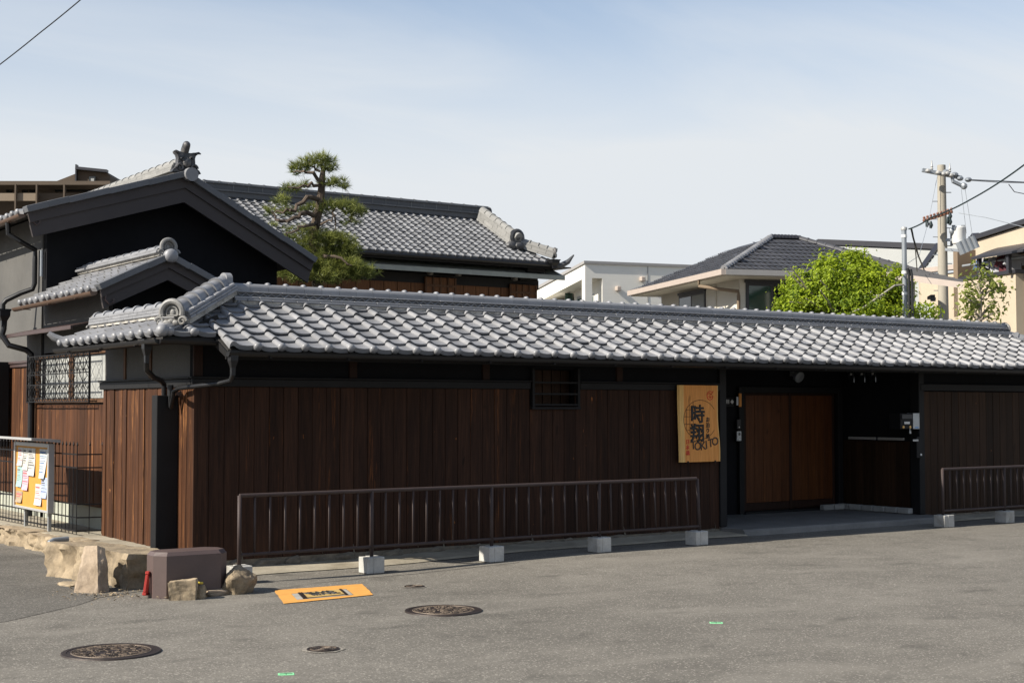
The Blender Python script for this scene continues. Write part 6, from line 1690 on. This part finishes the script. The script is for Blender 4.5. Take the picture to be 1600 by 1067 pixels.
obj('balcony_cap', MB().box(-0.05,0.30,-0.05,yM,zp+0.002,zp+0.10,Lb), M['dark_trim'], bh)
obj('balcony_rail', MB().tube([Lb @ Vector((0.1,-2,zp+0.42)), Lb @ Vector((0.1,yM,zp+0.42))], 0.035, 8), M['steel'], bh, smooth=True)
# curved awning
aw = MB(); za0 = onb(1530,402).z; yw0 = onb(1530,402).y; n = 10; rA2 = []
for k in range(n+1):
    t = k/n; rA2.append((-0.25 + 1.8*t, za0 - 0.02 + 0.45*math.sin(t*math.pi/2)))
prof_ = [(x,0,z) for x,z in rA2] + [(x,0,z-0.06) for x,z in reversed(rA2)]
for k in range(n):
    (xa2,zaa),(xb2,zbb) = rA2[k], rA2[k+1]
    aw.add([(xa2,-3,zaa),(xb2,-3,zbb),(xb2,yw0,zbb),(xa2,yw0,zaa),(xa2,-3,zaa-.06),(xb2,-3,zbb-.06),(xb2,yw0,zbb-.06),(xa2,yw0,zaa-.06)], [(0,1,2,3),(7,6,5,4),(3,2,6,7),(1,0,4,5),(0,3,7,4)], Lb)
obj('awning', aw, M['dark_trim'], bh, smooth=True)
for yy in (yw0-0.15, onb(1582,420).y, -1.5): obj('awning_post', MB().box(-0.16,-0.06,yy-0.05,yy+0.05,zp,za0-0.03,Lb), M['dark_trim'], bh)
wv = obj('window', MB().box(xin-0.04,xin-0.001,0.2,yM-1.0,zp-0.2,zp+1.75,Lb), M['dark_trim'], bh); obj('pane', MB().box(xin-0.05,xin-0.041,0.4,yM-1.2,zp,zp+1.6,Lb), M['glass_dark'], wv)
obj('wall_patch', MB().box(8,8.2,0,6,0,5,Lb), M['beige'], bh)
obj('shaded_face', MB().box(0.26,8.0,-0.03,-0.001,0,zp-0.01,Lb), M['tan'], bh)  # darker sheet over the beige front face, its shade put into the colour
cols = [('blue',(0.03,0.09,0.35)),('white',(0.5,0.5,0.52)),('charcoal',(0.03,0.03,0.035)),('white',(0.5,0.5,0.52)),('pale grey',(0.34,0.34,0.36)),('dark red',(0.10,0.02,0.025)),('maroon',(0.08,0.02,0.03)),('grey',(0.3,0.3,0.31))]
side = ['at the far left of','second from the left on','third from the left on','fourth from the left on','in the middle of','sixth from the left on','seventh from the left on','at the right end of']
pole_ = tag(obj('washing_pole', MB().tube([Lb @ Vector((0.25,-1,zp+0.60)), Lb @ Vector((0.25,yM-0.3,zp+0.60))], 0.02, 6), M['alu']), 'thin metal washing pole under the awning', 'pole')
ywa, ywb = onb(1537,415,(0.25,0,0)).y, onb(1586,415,(0.25,0,0)).y
for i, (cn2, c) in enumerate(cols):
    yy = ywa + (ywb-ywa)*i/7; gm = MB(); pts_ = [(-0.10,0),(-0.24,-0.05),(-0.33,-0.28),(-0.24,-0.32),(-0.20,-0.20),(-0.20,-0.72),(0.20,-0.70),(0.20,-0.20),(0.24,-0.32),(0.33,-0.28),(0.24,-0.05),(0.10,0)]
    gm.prism([(a*0.9, 0, z) for a, z in pts_], (0,0.10,0), Lb @ Matrix.Translation((0.25,yy,zp+0.56)) @ Matrix.Rotation(random.uniform(-.4,.4)-0.6,4,'Z'))
    t_ = tag(obj('shirt', gm, cloth('cloth_%d' % i, c)), '%s shirt %s the washing line' % (cn2, side[i]), 'shirt', 'washing on the balcony')
# sloping pale siding with dark edges beside it
D9 = 45.0; sr = thing('sloped_roof_bay', 'pale slate covered sloping bay with dark edges beside the power pole', 'roof', atD(1475,640,D9))
P_ = [atD(1438,424,D9-1.0), atD(1497,417,D9-2.5), atD(1524,374,D9-0.4), atD(1466,386,D9+1.0)]
obj('slope', MB().prism(P_, FW*0.2), M['grey_siding'], sr)
for k in range(1,7):
    a_, c_ = P_[0].lerp(P_[3],k/7), P_[1].lerp(P_[2],k/7); obj('lap_board', MB().bar(a_-FW*0.03, c_-FW*0.03, 0.03, 0.05), M['grey_siding'], sr)
obj('edge_trim', MB().bar(P_[0]-FW*0.05,P_[3]-FW*0.05+Vector((0,0,.05)),0.16,0.16), M['dark_trim'], sr); obj('edge_trim', MB().bar(P_[1]-FW*0.05,P_[2]-FW*0.05+Vector((0,0,.05)),0.22,0.30), M['dark_trim'], sr)
obj('base_wall', MB().prism([P_[0]+Vector((0,0,-.15)),P_[1]+Vector((0,0,-.15)),P_[1]+Vector((0,0,-1.0)),P_[0]+Vector((0,0,-1.0))], FW*0.2), M['beige'], sr)
obj('eave', MB().bar(P_[0]-FW*0.1,P_[1]-FW*0.1,0.25,0.14), M['pink_gutter'], sr)
# --- brown flats at the far left
D10 = 62.0; ap = thing('brown_flats', 'brown apartment block with balconies rising behind the gabled house', 'building', atD(60,640,D10))
lft = Vector((-RT.x,-RT.y,0))
def flat_box(px0, px1, py0, py1, D_, dep, m, name, par):
    a_ = atD(px0, py0, D_); c_ = atD(px1, py0, D_); lo = atD(px0, py1, D_).z; hf = Vector((FW.x,FW.y,0)).normalized()
    a_.z = c_.z = (a_.z+c_.z)/2
    return obj(name, MB().prism([a_, c_, Vector((c_.x,c_.y,lo)), Vector((a_.x,a_.y,lo))], hf*dep), m, par)
flat_box(-80,168,286,700,D10,6,M['flats'],'wall',ap)
flat_box(-80,172,283,289,D10-1.4,7.5,M['flats'],'roof_slab',ap)
flat_box(-80,56,302,314,D10-1.3,0.2,M['flats_pale'],'balcony_front',ap); flat_box(58,130,302,330,D10-1.0,0.2,M['flats'],'balcony_front',ap)
for px in (24,57,100): flat_box(px-1.2,px+1.2,288,330,D10-1.42,0.2,M['flats'],'balcony_post',ap)
for px in (10,34,46): flat_box(px,px+9,295,301,D10-0.05,0.04,M['glass_dark'],'window',ap)
flat_box(86,140,289,300,D10-0.05,0.04,M['glass_dark'],'window',ap)
# roof turret
tq = [atD(118,259,D10+2),atD(122,264,D10+2),atD(165,268,D10+2),atD(172,275,D10+2),atD(172,300,D10+2),atD(118,300,D10+2)]
obj('turret', MB().prism(tq, Vector((FW.x,FW.y,0))*4), M['flats'], ap)
tq = [atD(84,285,D10+1.9),atD(117,272,D10+1.9),atD(117,300,D10+1.9),atD(84,300,D10+1.9)]
obj('turret_slope', MB().prism(tq, Vector((FW.x,FW.y,0))*4), M['flats'], ap)
obj('turret_roof', MB().bar(atD(119,263,D10+1.8), atD(168,268,D10+1.8), 0.3, 0.12), M['dark_trim'], ap)
flat_box(117.5,119.5,257,288,D10+1.8,0.3,M['dark_trim'],'turret_edge',ap); flat_box(139,149,276,288,D10+1.85,0.1,M['glass_dark'],'turret_window',ap); flat_box(142,147,279,287,D10+1.8,0.04,M['glass_frost'],'turret_window',ap)

# ================================================================== power pole, pipe and cables
Dp = 36.5; s_p = Dp/F
def P(px, py, d=0.0): return atD(px, py, Dp+d)
up_ = thing('power_pole', 'concrete power pole with crossarm, insulators and white transformer', 'power pole', (P(1476,640).x, P(1476,640).y, 0))
g0 = P(1477,640); g0.z = 0
top = P(1470,257)
axis_x = (g0.x+top.x)/2; axis_y = (g0.y+top.y)/2
def pz(py): return atD(1472, py, Dp).z
obj('pole', MB().tube([(axis_x,axis_y,0),(axis_x,axis_y,top.z)], [0.165,0.105], 14), M['pole'], up_, smooth=True)
A = Vector((axis_x,axis_y,0))
def PP(px, py, d=0.0):                                # on the pole's own vertical plane
    q = atD(px, py, Dp+d); return q
ca = obj('crossarm', MB().bar(PP(1441,266,-0.25), PP(1502,278,-0.25), 0.09, 0.09), M['pipe_grey'], up_)
ins = MB()
for px, py in ((1456,262),(1484,266)): ins.lathe([(0.02,0),(0.04,0.03),(0.022,0.06),(0.036,0.09),(0.018,0.14),(0.012,0.24)],10,Matrix.Translation(PP(px,py+4,-0.25)))
for px, py in ((1450,267),(1466,270),(1474,272),(1480,271),(1486,274)): ins.ball(PP(px,py,-0.35), (0.065,0.065,0.055), 8, 5)
obj('insulator', ins, M['porcelain'], up_, smooth=True)
dk = MB()
for px, py in ((1478,269),(1492,273),(1500,279),(1513,281)): dk.ball(PP(px,py,-0.3), (0.10,0.08,0.065), 8, 5)
dk.tube([PP(1488,276,-.3), PP(1489,284,-.3), PP(1506,292,-.3)], 0.05, 7); dk.ball(PP(1506,291,-.3),0.09,8,5)
obj('bushing', dk, M['pipe_grey'], up_, smooth=True)
lo = MB().bar(PP(1444,345,-0.3), PP(1488,331,-0.3), 0.07, 0.07); obj('lower_arm', lo, M['beige'], up_)
tc_ = MB()
for k in range(9): q = PP(1444+k*5.3, 344-k*1.7, -0.35); tc_.lathe([(0.03,-0.05),(0.042,0.0),(0.025,0.03),(0.036,0.06),(0.02,0.09)],8,Matrix.Translation(q))
obj('spool_insulator', tc_, M['terracotta'], up_, smooth=True)
cl_ = MB()
for px, py in ((1448,350),(1454,352),(1480,345),(1484,347),(1484,338)): cl_.tube([PP(px,py-6,-.35),PP(px+1,py,-.36),PP(px,py+5,-.35)],[0.03,0.05,0.03],7)
obj('cable_clamp', cl_, M['cable_teal'], up_, smooth=True)
tf = MB().lathe([(0.15,0),(0.17,0.03),(0.17,0.36),(0.175,0.37),(0.175,0.41),(0.15,0.43)],18,Matrix.Translation(PP(1498.5,381,-0.2))); obj('transformer', tf, M['white'], up_, smooth=True)
tb = MB().bar(PP(1474,375,0), PP(1490,375,-.1), 0.07, 0.07).bar(PP(1487,384,0), PP(1487,358,-.1), 0.05, 0.05).ball(PP(1488,361,-.2),(0.09,0.08,0.10),10,6); 
for px in (1490,1505): tb.tube([PP(px,360,-.2),PP(px,352,-.2)],[0.03,0.05],6)
obj('transformer_bracket', tb, M['pipe_grey'], up_, smooth=True)
ar = MB().bar(PP(1477,390,-.1), PP(1504,392,-.3), 0.07, 0.07)
obj('side_arm', ar, M['pipe_grey'], up_)
dr4 = MB()
for k in range(4): q = PP(1505+k*7, 397-k*3, -0.4); dr4.tube([q, q+Vector((0,0,0.30))-RT*0.12], [0.085,0.07], 10)
obj('switch_drum', dr4, M['pipe_grey'], up_, smooth=True)
stp = MB()
for k in range(12): z = pz(300+k*14); stp.bar(A+Vector((0,0,z))-RT*0.24*(1 if k%2 else 0), A+Vector((0,0,z))+RT*0.24*(0 if k%2 else 1), 0.02, 0.02)
obj('step_bolt', stp, M['pipe_grey'], up_)
def wire(pts, r_, label, m='cable', name='cable', sub=6, sag=0.0):
    Q = []
    for i in range(len(pts)-1):
        for k in range(sub):
            t = k/sub; q = pts[i].lerp(pts[i+1], t); q.z -= sag*4*t*(1-t); Q.append(q)
    Q.append(pts[-1]); return tag(obj(name, MB().tube(Q, r_, 6), M[m], smooth=True), label, 'cable')
pipe_t = atD(1412.5, 360, 24.6)
sp4 = thing('conduit_mast', 'grey steel conduit mast with black cable ducts before the maple', 'mast', (pipe_t.x, pipe_t.y, 0))
obj('pipe', MB().tube([(pipe_t.x,pipe_t.y,0),(pipe_t.x,pipe_t.y,pipe_t.z)], 0.042, 12), M['pipe_grey'], sp4, smooth=True)
obj('cap', MB().lathe([(0.05,0),(0.055,0.02),(0.05,0.05),(0.02,0.06)],12,Matrix.Translation(pipe_t)), M['alu'], sp4, smooth=True)
for py in (371, 428, 461): 
    q = atD(1413.5, py, 24.55); obj('clamp', MB().lathe([(0.05,0),(0.05,0.05)],12,Matrix.Translation((pipe_t.x,pipe_t.y,q.z))), M['white'], sp4)
for dx_, t_ in ((7,430),(12,432)):
    q = atD(1413+dx_, t_, 24.5); obj('cable_duct', MB().tube([(q.x,q.y,1.5),(q.x,q.y,q.z),(q.x-0.03,q.y,q.z+0.12)], 0.024, 8), M['cable'], sp4, smooth=True)
wire([atD(1420,358,24.7), atD(1455,340,24.0), atD(1520,310,22.5), atD(1600,258,20.5), atD(1760,140,17.5), atD(3600,-900,9)], 0.012, 'thick black service cable rising to the right from the grey mast', 'cable_teal', sub=6, sag=0.02)
wire([atD(1424,357,24.7), atD(1427,372,25), atD(1435,400,27), atD(1444,422,31)], 0.016, 'black cable dropping from the mast top to the porch roof', 'cable_teal')
wire([atD(1423,357,24.7), atD(1430,385,25), atD(1433,424,30)], 0.010, 'thin black cable falling beside the mast onto the porch roof', 'cable')
wire([atD(1325,491,24.3), atD(1350,480,24.3), atD(1378,460,24.3), atD(1398,446,24.4), atD(1412,445,24.5)], 0.017, 'pale flexible conduit arching over the maple to the mast', 'pole', 'conduit')
wire([P(1514,281,-.3), P(1560,283,-3), P(1700,290,-10), P(3400,300,-20)], 0.013, 'upper power line running right from the crossarm', 'cable')
wire([P(1514,282,-.1), P(1560,285,-2), P(1700,288,-8), P(3400,305,-18)], 0.011, 'lower power line running right just below the first', 'cable')
wire([P(1466,268), P(1451,345,-.2), P(1436,400,-3), P(1405,420,-5)], 0.006, 'thin guy wire slanting left from the pole top', 'pipe_grey')
wire([P(1502,296,-.3), P(1510,365,-.3)], 0.006, 'left of two thin drop wires above the transformer', 'pipe_grey'); wire([P(1508,296,-.3), P(1520,372,-.3)], 0.006, 'right of two thin drop wires above the transformer', 'pipe_grey')
wire([P(1498,333,-.3), P(1540,340,-1), P(1600,355,-3), P(2400,420,-15)], 0.008, 'thin grey wire running right from the lower arm', 'pipe_grey')
wire([P(1576,288,-2), P(1585,300,-2), P(1600,303,-2.4), P(1625,289,-3.2)], 0.010, 'slack looped wire hanging at the right edge', 'cable')
wire([atD(-260,290,44), atD(0,101,41), atD(62,52,40), atD(126,0,39.5), atD(330,-170,38)], 0.017, 'single black overhead cable crossing the upper left corner of the sky', 'cable', sag=0.01)
